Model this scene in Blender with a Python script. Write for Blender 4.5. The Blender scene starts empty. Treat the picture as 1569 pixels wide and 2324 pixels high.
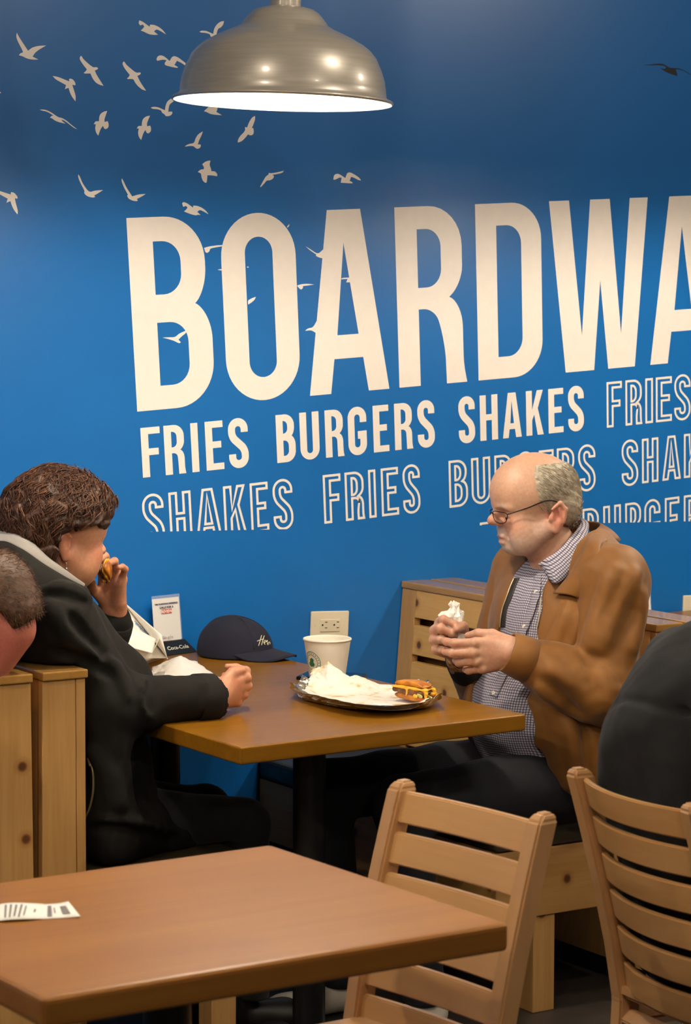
import bpy, bmesh, math, random
import numpy as np
from mathutils import Vector, Matrix
random.seed(7)
rng = np.random.default_rng(7)
scene = bpy.context.scene
COL = scene.collection

# ------------------------------------------------------------------ camera
# world: X along the blue wall, Y into the wall (wall face at Y=0), Z up, metres
IW, IH, FPX = 1569, 2324, 5628.0
PITCH, ROLL, YAW = 0.083, -0.0032, 0.5633
CAM = np.array([0.0, -5.632, 1.643])
def _basis():
    f = np.array([math.sin(YAW)*math.cos(PITCH), math.cos(YAW)*math.cos(PITCH), -math.sin(PITCH)])
    r = np.array([math.cos(YAW), -math.sin(YAW), 0.0]); d = np.cross(f, r)
    c, s = math.cos(ROLL), math.sin(ROLL)
    return np.array([c*r+s*d, -s*r+c*d, f])
MB = _basis()
cd = bpy.data.cameras.new('camera'); cam = bpy.data.objects.new('camera', cd); COL.objects.link(cam)
m = Matrix.Identity(4)
for i in range(3):
    m[i][0], m[i][1], m[i][2], m[i][3] = MB[0][i], -MB[1][i], -MB[2][i], CAM[i]
cam.matrix_world = m
cd.sensor_fit = 'HORIZONTAL'; cd.sensor_width = 24.0; cd.lens = FPX/IW*24.0
cd.clip_start = 0.1; cd.clip_end = 60
cd.dof.use_dof = True; cd.dof.focus_distance = 5.75; cd.dof.aperture_fstop = 9.0
scene.camera = cam

# ------------------------------------------------------------------ world, lights, exposure
scene.view_settings.view_transform = 'Standard'; scene.view_settings.look = 'None'
scene.view_settings.gamma = 1.0; scene.view_settings.use_curve_mapping = False
scene.view_settings.exposure = 0.0
w = bpy.data.worlds.new('room_ambient'); scene.world = w; w.use_nodes = True
w.node_tree.nodes['Background'].inputs[0].default_value = (1.0, 0.84, 0.68, 1)
w.node_tree.nodes['Background'].inputs[1].default_value = 0.10
PENDANT_W = 45.0
PENDANT_COL = (1.0, 0.89, 0.75)
def lamp_light(name, kind, loc, power, color, size=0.05, rot=None, **kw):
    L = bpy.data.lights.new(name, kind); L.energy = power; L.color = color
    if kind == 'AREA': L.size = size
    else: L.shadow_soft_size = size
    for k, v in kw.items(): setattr(L, k, v)
    o = bpy.data.objects.new(name, L); COL.objects.link(o); o.location = loc
    if rot: o.rotation_euler = rot
    return o
# recessed ceiling downlights over the aisle and behind the photographer (all above the frame)
for (x, y, z, p) in [(0.5, -6.4, 2.9, 85), (3.1, -4.6, 3.1, 45), (1.4, -2.2, 3.1, 27), (3.4, -2.2, 3.1, 38), (5.4, -2.2, 3.1, 46), (-0.9, -2.4, 3.1, 25)]:
    lamp_light('ceiling_downlight', 'POINT', (x, y, z), p, (1.0, 0.88, 0.74), 0.09)

# ------------------------------------------------------------------ helpers
def ray(x, y): return np.array([(x-IW/2)/FPX, (y-IH/2)/FPX, 1.0]) @ MB
def onY(x, y, Y): v = ray(x, y); return CAM + v*((Y-CAM[1])/v[1])
def onZ(x, y, Z): v = ray(x, y); return CAM + v*((Z-CAM[2])/v[2])
def onX(x, y, X): v = ray(x, y); return CAM + v*((X-CAM[0])/v[0])

def lin(c):
    if isinstance(c, str):
        c = c.lstrip('#'); c = [int(c[i:i+2], 16)/255 for i in (0, 2, 4)]
    return tuple(((v/12.92) if v <= 0.04045 else ((v+0.055)/1.055)**2.4) for v in c) + (1.0,)

MATS = {}
class NT:
    def __init__(s, name):
        s.m = bpy.data.materials.new(name); s.m.use_nodes = True
        s.t = s.m.node_tree; s.n = s.t.nodes; s.l = s.t.links
        s.b = s.n['Principled BSDF']; MATS[name] = s.m
    def node(s, t, **kw):
        n = s.n.new(t)
        for k, v in kw.items():
            if k in n.inputs: n.inputs[k].default_value = v
            else: setattr(n, k, v)
        return n
    def link(s, a, b): s.l.new(a, b)
    def set(s, **kw):
        names = {'rough': 'Roughness', 'metal': 'Metallic', 'color': 'Base Color', 'coat': 'Coat Weight', 'coat_rough': 'Coat Roughness',
                 'sheen': 'Sheen Weight', 'spec': 'Specular IOR Level', 'sss': 'Subsurface Weight', 'trans': 'Transmission Weight', 'alpha': 'Alpha', 'ior': 'IOR'}
        for k, v in kw.items(): s.b.inputs[names[k]].default_value = v
        return s
    def coord(s, scale=(1, 1, 1), rot=(0, 0, 0), kind='Object'):
        tc = s.node('ShaderNodeTexCoord'); mp = s.node('ShaderNodeMapping')
        mp.inputs['Scale'].default_value = scale; mp.inputs['Rotation'].default_value = rot
        s.link(tc.outputs[kind], mp.inputs[0]); return mp.outputs[0]
    def noise(s, vec, scale, detail=3, rough=0.55, dist=0.0):
        n = s.node('ShaderNodeTexNoise'); n.inputs['Scale'].default_value = scale; n.inputs['Detail'].default_value = detail
        n.inputs['Roughness'].default_value = rough; n.inputs['Distortion'].default_value = dist
        s.link(vec, n.inputs['Vector']); return n.outputs[0]
    def ramp(s, fac, stops):
        r = s.node('ShaderNodeValToRGB'); e = r.color_ramp.elements
        while len(e) < len(stops): e.new(0.5)
        for el, (p, c) in zip(e, stops): el.position = p; el.color = c
        s.link(fac, r.inputs[0]); return r.outputs[0]
    def mix(s, fac, a, b, mode='MIX'):
        n = s.node('ShaderNodeMix', data_type='RGBA', blend_type=mode)
        for sock, v in ((n.inputs[0], fac), (n.inputs[6], a), (n.inputs[7], b)):
            if hasattr(v, 'is_linked'): s.link(v, sock)
            else: sock.default_value = v
        return n.outputs[2]
    def color(s, sock): s.link(sock, s.b.inputs['Base Color'])
    def bump(s, h, strength=0.2, dist=0.002):
        b = s.node('ShaderNodeBump'); b.inputs['Strength'].default_value = strength; b.inputs['Distance'].default_value = dist
        s.link(h, b.inputs['Height']); s.link(b.outputs[0], s.b.inputs['Normal'])

def plain(name, col, rough=0.5, metal=0.0, bump=0.0, bscale=400, var=0.06, **kw):
    M = NT(name); M.set(rough=rough, metal=metal, **kw)
    v = M.coord(); n = M.noise(v, 35, 3)
    c = lin(col) if not (isinstance(col, tuple) and len(col) == 4) else col
    lo = tuple(x*(1-var) for x in c[:3])+(1,); hi = tuple(min(1, x*(1+var)) for x in c[:3])+(1,)
    M.color(M.ramp(n, [(0.3, lo), (0.7, hi)]))
    if bump: M.bump(M.noise(v, bscale, 2), bump, 0.001)
    return M.m

def wood(name, dark, light, axis='X', rough=0.35, coat=0.3, knots=0.0, gscale=1.0, coat_rough=0.12, spec=0.5):
    M = NT(name); M.set(rough=rough, coat=coat, coat_rough=coat_rough, spec=spec)
    st = {'X': (1.2, 22, 22), 'Y': (22, 1.2, 22), 'Z': (22, 22, 1.2)}[axis]
    v = M.coord(tuple(a*gscale for a in st))
    g1 = M.noise(v, 1.6, 4, 0.6, 0.6); g2 = M.noise(v, 6.0, 3, 0.6)
    big = M.noise(M.coord(), 3.0, 2)
    c = M.ramp(g1, [(0.28, lin(dark)), (0.72, lin(light))])
    c = M.mix(0.25, c, M.ramp(g2, [(0.3, lin(dark)), (0.7, lin(light))]), 'MIX')
    c = M.mix(0.35, c, M.ramp(big, [(0.35, (0.78, 0.76, 0.74, 1)), (0.65, (1.08, 1.06, 1.03, 1))]), 'MULTIPLY')
    if knots:
        tc = M.node('ShaderNodeTexCoord'); sp = M.node('ShaderNodeSeparateXYZ'); M.link(tc.outputs['Object'], sp.inputs[0])
        oi = M.node('ShaderNodeObjectInfo'); cb_ = M.node('ShaderNodeCombineXYZ')
        ad = M.node('ShaderNodeMath', operation='MULTIPLY_ADD'); M.link(oi.outputs['Random'], ad.inputs[0]); ad.inputs[1].default_value = 7.0
        M.link(sp.outputs[{'X': 0, 'Y': 1, 'Z': 0}[axis]], ad.inputs[2]); M.link(ad.outputs[0], cb_.inputs[0]); M.link(sp.outputs[2], cb_.inputs[1])
        vo = M.node('ShaderNodeTexVoronoi'); vo.voronoi_dimensions = '2D'; vo.inputs['Scale'].default_value = 5.0; vo.inputs['Randomness'].default_value = 1.0
        M.link(cb_.outputs[0], vo.inputs['Vector'])
        k = M.ramp(vo.outputs['Distance'], [(0.030*knots, (0.20, 0.12, 0.07, 1)), (0.046*knots, (0.42, 0.30, 0.20, 1)), (0.062*knots, (0.80, 0.72, 0.62, 1)), (0.12*knots, (1, 1, 1, 1))])
        c = M.mix(1.0, c, k, 'MULTIPLY')
    M.color(c); M.bump(g2, 0.06, 0.001)
    return M.m

def mesh_obj(name, verts, faces, mat=None, parent=None, smooth=False, uv=None):
    me = bpy.data.meshes.new(name); me.from_pydata([tuple(map(float, v)) for v in verts], [], [tuple(map(int, f)) for f in faces]); me.update()
    return link_mesh(name, me, mat, parent, smooth)
def link_mesh(name, me, mat=None, parent=None, smooth=False):
    o = bpy.data.objects.new(name, me); COL.objects.link(o)
    if mat is not None: me.materials.append(MATS[mat] if isinstance(mat, str) else mat)
    if smooth and len(me.polygons): me.polygons.foreach_set('use_smooth', [True]*len(me.polygons))
    if parent is not None: attach(o, parent)
    return o
def attach(o, parent):
    """parent keeping world coordinates (parents are never rotated when this is used)"""
    t = Vector(parent.location) if parent.parent is None else Vector((0, 0, 0))
    o.parent = parent; o.matrix_parent_inverse = Matrix.Translation(-t)
def tag(o, label, cat, group=None, kind=None):
    if label: o['label'] = label
    if cat: o['category'] = cat
    if group: o['group'] = group
    if kind: o['kind'] = kind
    return o
def thing(name, label, cat, loc, group=None):
    o = bpy.data.objects.new(name, None); COL.objects.link(o); o.location = loc; o.empty_display_size = 0.1
    return tag(o, label, cat, group)
def struct(o): o['kind'] = 'structure'; return o

def bm_obj(name, bm, mat=None, parent=None, smooth=False):
    me = bpy.data.meshes.new(name); bm.normal_update(); bm.to_mesh(me); bm.free()
    return link_mesh(name, me, mat, parent, smooth)
def hexa(name, corners, mat=None, parent=None, bevel=0.003, seg=2):
    """8 corners: bottom 4 ccw then top 4 ccw"""
    bm = bmesh.new(); vs = [bm.verts.new(tuple(map(float, c))) for c in corners]
    for f in ((3, 2, 1, 0), (4, 5, 6, 7), (0, 1, 5, 4), (1, 2, 6, 5), (2, 3, 7, 6), (3, 0, 4, 7)): bm.faces.new([vs[i] for i in f])
    bmesh.ops.recalc_face_normals(bm, faces=bm.faces)
    if bevel: bmesh.ops.bevel(bm, geom=list(bm.edges), offset=bevel, segments=seg, affect='EDGES', profile=0.6)
    return bm_obj(name, bm, mat, parent)
def box(name, lo, hi, mat=None, parent=None, bevel=0.003, seg=2):
    (x0, y0, z0), (x1, y1, z1) = lo, hi
    return hexa(name, [(x0, y0, z0), (x1, y0, z0), (x1, y1, z0), (x0, y1, z0), (x0, y0, z1), (x1, y0, z1), (x1, y1, z1), (x0, y1, z1)], mat, parent, bevel, seg)
def lathe(name, prof, loc, mat=None, parent=None, n=64, smooth=True, cap=False):
    vs, fs = [], []
    for (r, z) in prof:
        for k in range(n):
            a = 2*math.pi*k/n; vs.append((loc[0]+r*math.cos(a), loc[1]+r*math.sin(a), loc[2]+z))
    for i in range(len(prof)-1):
        for k in range(n):
            k2 = (k+1) % n; fs.append((i*n+k, i*n+k2, (i+1)*n+k2, (i+1)*n+k))
    if cap: fs.append(tuple(range(n-1, -1, -1))); fs.append(tuple((len(prof)-1)*n+k for k in range(n)))
    return mesh_obj(name, vs, fs, mat, parent, smooth)
def tube_data(pts, r, n=8, closed=False):
    pts = [np.array(p, float) for p in pts]; N = len(pts)
    rs = r if hasattr(r, '__len__') else [r]*N
    vs, fs = [], []; up = None
    for i, p in enumerate(pts):
        a = pts[(i-1) % N] if (closed or i > 0) else p; b = pts[(i+1) % N] if (closed or i < N-1) else p
        t = b-a; t /= (np.linalg.norm(t)+1e-12)
        if up is None:
            up = np.array([0, 0, 1.0]) if abs(t[2]) < 0.9 else np.array([1.0, 0, 0])
        u = up-t*(up@t); u /= (np.linalg.norm(u)+1e-12); v = np.cross(t, u); up = u
        for k in range(n):
            q = 2*math.pi*k/n; vs.append(p+rs[i]*(math.cos(q)*u+math.sin(q)*v))
    M_ = N if closed else N-1
    for i in range(M_):
        i2 = (i+1) % N
        for k in range(n):
            k2 = (k+1) % n; fs.append((i*n+k, i*n+k2, i2*n+k2, i2*n+k))
    if not closed:
        fs.append(tuple(range(n-1, -1, -1))); fs.append(tuple((N-1)*n+k for k in range(n)))
    return vs, fs
def tube(name, pts, r, mat=None, parent=None, n=8, closed=False):
    vs, fs = tube_data(pts, r, n, closed); return mesh_obj(name, vs, fs, mat, parent, True)
def spline(pts, n=8, closed=False):
    P = [np.array(p, float) for p in pts]; N = len(P); out = []
    for i in range(N if closed else N-1):
        g = lambda j: P[j % N] if closed else P[min(max(j, 0), N-1)]
        p0, p1, p2, p3 = g(i-1), g(i), g(i+1), g(i+2)
        for k in range(n):
            t = k/n
            out.append(0.5*((2*p1)+(-p0+p2)*t+(2*p0-5*p1+4*p2-p3)*t*t+(-p0+3*p1-3*p2+p3)*t**3))
    if not closed: out.append(P[-1])
    return out

# ------------------------------------------------------------------ materials
wall_m = NT('wall_blue'); wall_m.set(rough=0.33, spec=0.6)
_v = wall_m.coord(); wall_m.color(wall_m.ramp(wall_m.noise(_v, 1.5, 3), [(0.3, (0.004, 0.124, 0.40, 1)), (0.7, (0.0045, 0.134, 0.43, 1))]))
wall_m.bump(wall_m.noise(_v, 260, 2), 0.05, 0.001)
plain('print_cream', (0.88, 0.81, 0.73, 1), 0.45, var=0.02)
plain('print_dark', '#17191c', 0.5)
_M = NT('floor_dark'); _M.set(rough=0.45)
_M.color(_M.ramp(_M.noise(_M.coord(), 8, 4), [(0.3, (0.018, 0.014, 0.011, 1)), (0.7, (0.035, 0.027, 0.02, 1))]))
wood('wood_table', '#7b4f0c', '#91641a', 'X', 0.30, 0.05, 0, 0.6, 0.06, 0.28)
wood('wood_front_table', '#8a5721', '#9c6a2e', 'X', 0.36, 0.0, 0, 0.5, 0.2, 0.22)
wood('wood_pine_z', '#b08043', '#ca9e62', 'Z', 0.45, 0.15, 1.0)
wood('wood_pine_y', '#cf9a4c', '#e6b86e', 'Y', 0.45, 0.15, 1.0)
wood('wood_pine_x', '#a9793c', '#c2955a', 'X', 0.45, 0.15, 1.0)
wood('wood_cap', '#a17434', '#b98b4a', 'Y', 0.25, 0.5, 0)
wood('wood_chair', '#b78856', '#c59766', 'Z', 0.38, 0.3, 0, 0.6)
wood('wood_chair_slat', '#bc8c54', '#cd9f66', 'Y', 0.38, 0.3, 0, 0.6)
plain('black_metal', '#0c0c0d', 0.4, 0.2)
plain('vinyl_dark', '#3d3524', 0.38, bump=0.15, bscale=300)
plain('void_black', '#060606', 0.9)
# ------------------------------------------------------------------ the setting
def plane(name, c, mat): return struct(mesh_obj(name, c, [(0, 1, 2, 3)], mat))
wall = struct(box('wall_back', (-1.5, 0.0, 0.0), (9.0, 0.12, 3.3), None, None, 0)); wall.data.materials.append(MATS['wall_blue'])
floor = struct(box('floor', (-3.0, -7.5, -0.1), (9.0, 0.12, 0.0), 'floor_dark', None, 0))

# ---- mural lettering: flat print on the wall
def homog(src, dst):
    A = []
    for (x, y), (u, v) in zip(src, dst):
        A.append([x, y, 1, 0, 0, 0, -u*x, -u*y, -u]); A.append([0, 0, 0, x, y, 1, -v*x, -v*y, -v])
    V = np.linalg.svd(np.array(A, float))[2][-1]; return V.reshape(3, 3)
# text frame (u along the line in cap heights of the top row, v up) -> wall (X, Z)
HT = homog([(0, 1), (0, 0), (2.1987, 1), (2.1987, 0)], [(2.898, 1.862), (2.927, 1.372), (3.975, 1.923), (3.992, 1.437)])
def tw(u, v):
    q = HT @ np.array([u, v, 1.0]); return q[:2]/q[2]
def rounded(pts, seg=10):
    """polygon with per-corner radius (x, y, r)"""
    out = []; N = len(pts)
    for i, p in enumerate(pts):
        c = np.array(p[:2], float); r = p[2] if len(p) > 2 else 0
        if not r: out.append(c); continue
        a = np.array(pts[i-1][:2], float)-c; b = np.array(pts[(i+1) % N][:2], float)-c
        la, lb = np.linalg.norm(a), np.linalg.norm(b); a /= la; b /= lb
        rx = min(r, la*0.98) if not isinstance(r, tuple) else r[0]; ry = min(r, lb*0.98) if not isinstance(r, tuple) else r[1]
        s = c+a*min(rx, la); e = c+b*min(ry, lb)
        for k in range(seg+1):   # quarter superellipse through s .. e with corner c
            th = k/seg*math.pi/2
            out.append(c+(s-c)*(1-math.sin(th))+(e-c)*(1-math.cos(th)))
    return out
def stroke(path, t):
    P = [np.array(p, float) for p in path]; L, Rr = [], []
    for i, p in enumerate(P):
        d0 = (p-P[i-1]) if i else (P[1]-p); d1 = (P[i+1]-p) if i < len(P)-1 else d0
        d0 = d0/np.linalg.norm(d0); d1 = d1/np.linalg.norm(d1)
        n0 = np.array([-d0[1], d0[0]]); n1 = np.array([-d1[1], d1[0]]); n = n0+n1; n /= np.linalg.norm(n)
        k = t/2/max(0.35, n@n0); L.append(p+n*k); Rr.append(p-n*k)
    return L+Rr[::-1]
def glyph(ch, w, tv=0.145, th=0.125, line=False):
    """contours in a unit-height box of width w; tv stem width, th bar height"""
    t, h = tv, th
    if ch == 'I': return [[(0, 0), (w, 0), (w, 1), (0, 1)]]
    if ch == 'L': return [[(0, 0), (w, 0), (w, h), (t, h), (t, 1), (0, 1)]]
    if ch == 'F': return [[(0, 0), (t, 0), (t, 0.44), (w*0.9, 0.44), (w*0.9, 0.44+h), (t, 0.44+h), (t, 1-h), (w, 1-h), (w, 1), (0, 1)]]
    if ch == 'E': return [[(0, 0), (w, 0), (w, h), (t, h), (t, 0.45), (w*0.88, 0.45), (w*0.88, 0.45+h), (t, 0.45+h), (t, 1-h), (w, 1-h), (w, 1), (0, 1)]]
    if ch == 'H': return [[(0, 0), (t, 0), (t, 0.44), (w-t, 0.44), (w-t, 0), (w, 0), (w, 1), (w-t, 1), (w-t, 0.44+h), (t, 0.44+h), (t, 1), (0, 1)]]
    if ch == 'A':
        a, b = w*0.29, w*0.70; i = t*0.95
        o = [(0, 0), (i, 0), (i+(a)*0.19, 0.19), (w-i-(w-b)*0.19, 0.19), (w-i, 0), (w, 0), (b, 1), (a, 1)]
        x0, x1 = i+a*0.32+0.005, w-i-(w-b)*0.32-0.005
        return [o, [(x0, 0.32), (w*0.48, 0.82), (x1, 0.32)]]
    if ch == 'O':
        r = (w/2, 0.22); q = w-2*t
        o = rounded([(0, 0, w/2), (w, 0, w/2), (w, 1, w/2), (0, 1, w/2)], 12)
        return [o, rounded([(t, h, q/2), (w-t, h, q/2), (w-t, 1-h, q/2), (t, 1-h, q/2)], 12)]
    if ch == 'D':
        r = w*0.45
        return [rounded([(0, 0), (w, 0, r), (w, 1, r), (0, 1)], 12), rounded([(t, h), (w-t, h, r*0.5), (w-t, 1-h, r*0.5), (t, 1-h)], 12)]
    if ch == 'B':
        r = w*0.5
        o = rounded([(0, 0), (w, 0, r), (w, 0.50, r*0.62), (w*0.80, 0.545), (w*0.95, 0.60, r*0.55), (w*0.95, 1, r), (0, 1)], 12)
        return [o, rounded([(t, h), (w-t, h, r*0.45), (w-t, 0.455, r*0.45), (t, 0.455)], 8), rounded([(t, 0.60), (w*0.95-t, 0.60, r*0.45), (w*0.95-t, 1-h, r*0.45), (t, 1-h)], 8)]
    if ch == 'R':
        r = w*0.48
        o = rounded([(0, 0), (t, 0), (t, 0.43), (t*1.75, 0.43, t*0.5), (w-t*1.02, 0.25, 0.12), (w-t*0.98, 0.0), (w, 0), (w*0.955, 0.1, 0.05), (w*0.95, 0.46, 0.14), (w*0.76, 0.49), (w*0.96, 0.56, r*0.45), (w*0.96, 1, r), (0, 1)], 8)
        return [o, rounded([(t, 0.55), (w*0.96-t, 0.55, r*0.45), (w*0.96-t, 1-h, r*0.45), (t, 1-h)], 8)]
    if ch == 'U':
        r = w/2; q = w-2*t
        return [rounded([(0, 0, r), (w, 0, r), (w, 1), (w-t, 1), (w-t, h, q/2), (t, h, q/2), (t, 1), (0, 1)], 12)]
    if ch == 'K':
        return [[(0, 0), (t, 0), (t, 0.34), (t+w*0.12, 0.46), (w-t*1.02, 0), (w, 0), (t+w*0.33, 0.60), (w*0.98, 1), (w*0.98-t*1.02, 1), (t, 0.57), (t, 1), (0, 1)]]
    if ch == 'S':
        a, b = t/2, w-t/2; rr = min((w-t)*.49, .16)
        p = rounded([(b, 0.72), (b, 1-h/2, rr), (a, 1-h/2, rr), (a, 0.635, 0.10), (b, 0.365, 0.10), (b, h/2, rr), (a, h/2, rr), (a, 0.28)], 8)
        p = [p[0]]+[q for i, q in enumerate(p[1:]) if np.linalg.norm(q-p[i]) > 1e-4]
        if line:
            d0, d1 = p[1]-p[0], p[-1]-p[-2]; p2 = [p[0]+d0/np.linalg.norm(d0)*.05]+p[1:-1]+[p[-1]-d1/np.linalg.norm(d1)*.05]
            return [stroke(p, t), stroke(p2, t-.1)]
        return [stroke(p, t)]
    if ch == 'G':
        a, b = t/2, w-t/2
        p = rounded([(b, 0.68), (b, 1-h/2, (w-t)*0.5), (a, 1-h/2, (w-t)*0.5), (a, h/2, (w-t)*0.5), (b, h/2, (w-t)*0.5), (b, 0.48-h/2), (w*0.52, 0.48-h/2)], 8)
        p = [p[0]]+[q for i, q in enumerate(p[1:]) if np.linalg.norm(q-p[i]) > 1e-4]
        if line:
            d0, d1 = p[1]-p[0], p[-1]-p[-2]; p2 = [p[0]+d0/np.linalg.norm(d0)*.05]+p[1:-1]+[p[-1]-d1/np.linalg.norm(d1)*.05]
            return [stroke(p, t), stroke(p2, t-.1)]
        return [stroke(p, t)]
    if ch == 'W':
        return [[(0.145*w, 0), (0.435*w, 0), (0.505*w, 0.527), (0.58*w, 0), (0.858*w, 0), (w, 1), (0.813*w, 1), (0.7155*w, 0.205), (0.608*w, 1), (0.409*w, 1), (0.313*w, 0.21), (0.198*w, 1), (0, 1)]]
PRINT_Y = -0.0006
def fill_mesh(contours, to3):
    """flat filled face set (with holes) through a 2D curve, mapped by to3"""
    cu = bpy.data.curves.new('tmp', 'CURVE'); cu.dimensions = '2D'; cu.fill_mode = 'FRONT'
    for c in contours:
        sp = cu.splines.new('POLY'); sp.points.add(len(c)-1); sp.use_cyclic_u = True
        for p, q in zip(sp.points, c): p.co = (q[0], q[1], 0, 1)
    ob = bpy.data.objects.new('tmp', cu); me = bpy.data.meshes.new_from_object(ob)
    bpy.data.objects.remove(ob); bpy.data.curves.remove(cu)
    for v in me.vertices: v.co = to3(v.co.x, v.co.y)
    return me
def flat_print(name, contours, to3, mat, parent):
    o = link_mesh(name, fill_mesh(contours, to3), mat, parent); return o
def offset_in(c, d):
    """inset closed contour by d towards its left side"""
    P = [np.array(p, float) for p in c]
    P = [p for i, p in enumerate(P) if np.linalg.norm(p-P[i-1]) > 1e-5]; N = len(P); out = []
    for i, p in enumerate(P):
        d0 = p-P[i-1]; d1 = P[(i+1) % N]-p; d0 = d0/np.linalg.norm(d0); d1 = d1/np.linalg.norm(d1)
        n0 = np.array([-d0[1], d0[0]]); n1 = np.array([-d1[1], d1[0]]); n = n0+n1; ln = np.linalg.norm(n)
        if ln < 1e-6: out.append(p+n0*d); continue
        n /= ln; out.append(p+n*d*min(1/max(0.3, n@n0), 2.2))
    return P, out
def area(c): return 0.5*sum(c[i-1][0]*c[i][1]-c[i][0]*c[i-1][1] for i in range(len(c)))
CUT = lambda X: 1.062-0.0287*(X-2.985)
def letter(ch, u0, u1, v0, v1, outline=False, cut=False, **kw):
    hgt = v1-v0; w_ = (u1-u0)/hgt
    twin = outline and ch in 'SG'
    cs = glyph(ch, w_, line=twin, **kw)
    def to3(x, y):
        X, Z = tw(u0+x*hgt, v0+y*hgt); return (X, PRINT_Y, Z)
    if not outline or twin:
        o = flat_print('letter', cs, to3, 'print_cream', wall)
    else:
        vs, fs = [], []
        for j, c in enumerate(cs):
            c = [np.array(p[:2], float) for p in c]
            if area(c) < 0: c = c[::-1]
            P, Q = offset_in(c, 0.05 if j == 0 else -0.05)
            b = len(vs); n = len(P); vs += [to3(*p) for p in P]+[to3(*p) for p in Q]
            for i in range(n): fs.append((b+i, b+(i+1) % n, b+n+(i+1) % n, b+n+i))
        o = mesh_obj('letter', vs, fs, 'print_cream', wall)
    if cut:
        bm = bmesh.new(); bm.from_mesh(o.data)
        nrm = Vector((0.0287, 0, 1)).normalized(); co = Vector((2.985, 0, 1.062))
        bmesh.ops.bisect_plane(bm, geom=list(bm.verts)+list(bm.edges)+list(bm.faces), plane_co=co, plane_no=nrm, clear_inner=True)
        if not bm.faces: bm.free(); bpy.data.objects.remove(o); return None
        bm.to_mesh(o.data); bm.free()
    return o
for ch, a, b in [('B', 0, .47), ('O', .545, 1.005), ('A', 1.061, 1.584), ('R', 1.652, 2.12), ('D', 2.2, 2.665), ('W', 2.726, 3.464), ('A', 3.48, 4.0), ('L', 4.07, 4.40), ('K', 4.45, 4.93)]:
    letter(ch, a, b, 0, 1)
S2 = dict(tv=0.165, th=0.135)
for ch, a, b in [('F', .012, .125), ('R', .148, .272), ('I', .309, .352), ('E', .396, .505), ('S', .537, .659), ('B', .836, .957), ('U', .987, 1.111), ('R', 1.15, 1.272), ('G', 1.30, 1.423), ('E', 1.467, 1.572), ('R', 1.611, 1.735), ('S', 1.768, 1.885),
                 ('S', 2.053, 2.168), ('H', 2.204, 2.331), ('A', 2.366, 2.503), ('K', 2.537, 2.664), ('E', 2.701, 2.812), ('S', 2.848, 2.966)]:
    letter(ch, a, b, -.352, -.088, **S2)
SO = dict(tv=0.19, th=0.155)
for ch, a, b in [('F', 3.14, 3.258), ('R', 3.285, 3.417), ('I', 3.44, 3.50), ('E', 3.523, 3.65), ('S', 3.67, 3.80)]:
    letter(ch, a, b, -.355, -.080, True, **SO)
for ch, a, b in [('S', -.003, .124), ('H', .156, .29), ('A', .312, .472), ('K', .489, .628), ('E', .655, .768), ('S', .798, .924), ('F', 1.123, 1.239), ('R', 1.266, 1.396), ('I', 1.423, 1.472), ('E', 1.508, 1.625), ('S', 1.655, 1.773),
                 ('B', 1.975, 2.108), ('U', 2.134, 2.27), ('R', 2.30, 2.43), ('G', 2.46, 2.59), ('E', 2.625, 2.735), ('R', 2.759, 2.895), ('S', 2.919, 3.05), ('S', 3.253, 3.382), ('H', 3.412, 3.542), ('A', 3.573, 3.722), ('K', 3.747, 3.885), ('E', 3.91, 4.03), ('S', 4.06, 4.19)]:
    letter(ch, a, b, -.722, -.447, True, True, **SO)
for ch, a, b in [('F', 2.187, 2.303), ('R', 2.33, 2.46), ('I', 2.487, 2.537), ('E', 2.57, 2.68), ('S', 2.71, 2.83), ('B', 2.948, 3.079), ('U', 3.107, 3.244), ('R', 3.278, 3.408), ('G', 3.429, 3.557), ('E', 3.593, 3.71), ('R', 3.746, 3.88), ('S', 3.91, 4.04)]:
    letter(ch, a, b, -1.106, -.832, True, True, **SO)

# ---- gulls printed on the wall
def gull(pts, ox, oy, s, mat='print_cream', smooth=True):
    q = [(ox+x/s, oy+y/s) for x, y in pts]
    P = [onY(x, y, 0)[[0, 2]] for x, y in q]
    if smooth:
        out = []
        for i in range(len(P)):   # light corner cutting keeps the tips
            a, b, c = P[i-1], P[i], P[(i+1) % len(P)]
            d0 = (b-a)/np.linalg.norm(b-a); d1 = (c-b)/np.linalg.norm(c-b)
            if d0@d1 < 0.35: out.append(b)
            else: out += [b*0.7+a*0.3, b*0.82+(a+c)*0.09, b*0.7+c*0.3]
        P = out
    return flat_print('gull_print', [P], lambda x, y: (x, PRINT_Y+0.0003, y), mat, wall)
s1 = 6.035
A_ = (0, 20, s1); B_ = (260, 20, s1); C_ = (0, 240, 4.483); D_ = (400, 250, s1); G_ = (350, 500, 3.269)
gull([(230, 328), (262, 390), (384, 575), (440, 530), (520, 508), (632, 502), (545, 552), (480, 600), (446, 655), (526, 695), (440, 696), (370, 682), (305, 648), (260, 638), (270, 615), (316, 595), (300, 555), (255, 470), (228, 410), (222, 365)], *A_)
gull([(1112, 642), (1150, 700), (1275, 806), (1322, 796), (1345, 815), (1330, 833), (1298, 845), (1320, 900), (1418, 1055), (1360, 1040), (1310, 1010), (1265, 950), (1238, 885), (1160, 888), (1145, 878), (1170, 858), (1190, 830), (1130, 755), (1090, 690), (1095, 658)], *A_)
gull([(720, 920), (790, 930), (950, 995), (945, 962), (965, 955), (1000, 968), (1030, 1010), (1035, 1047), (990, 1042), (1005, 1090), (1038, 1195), (1033, 1268), (985, 1205), (955, 1140), (938, 1082), (888, 1100), (905, 1045), (840, 1010), (760, 965)], *A_)
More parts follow.
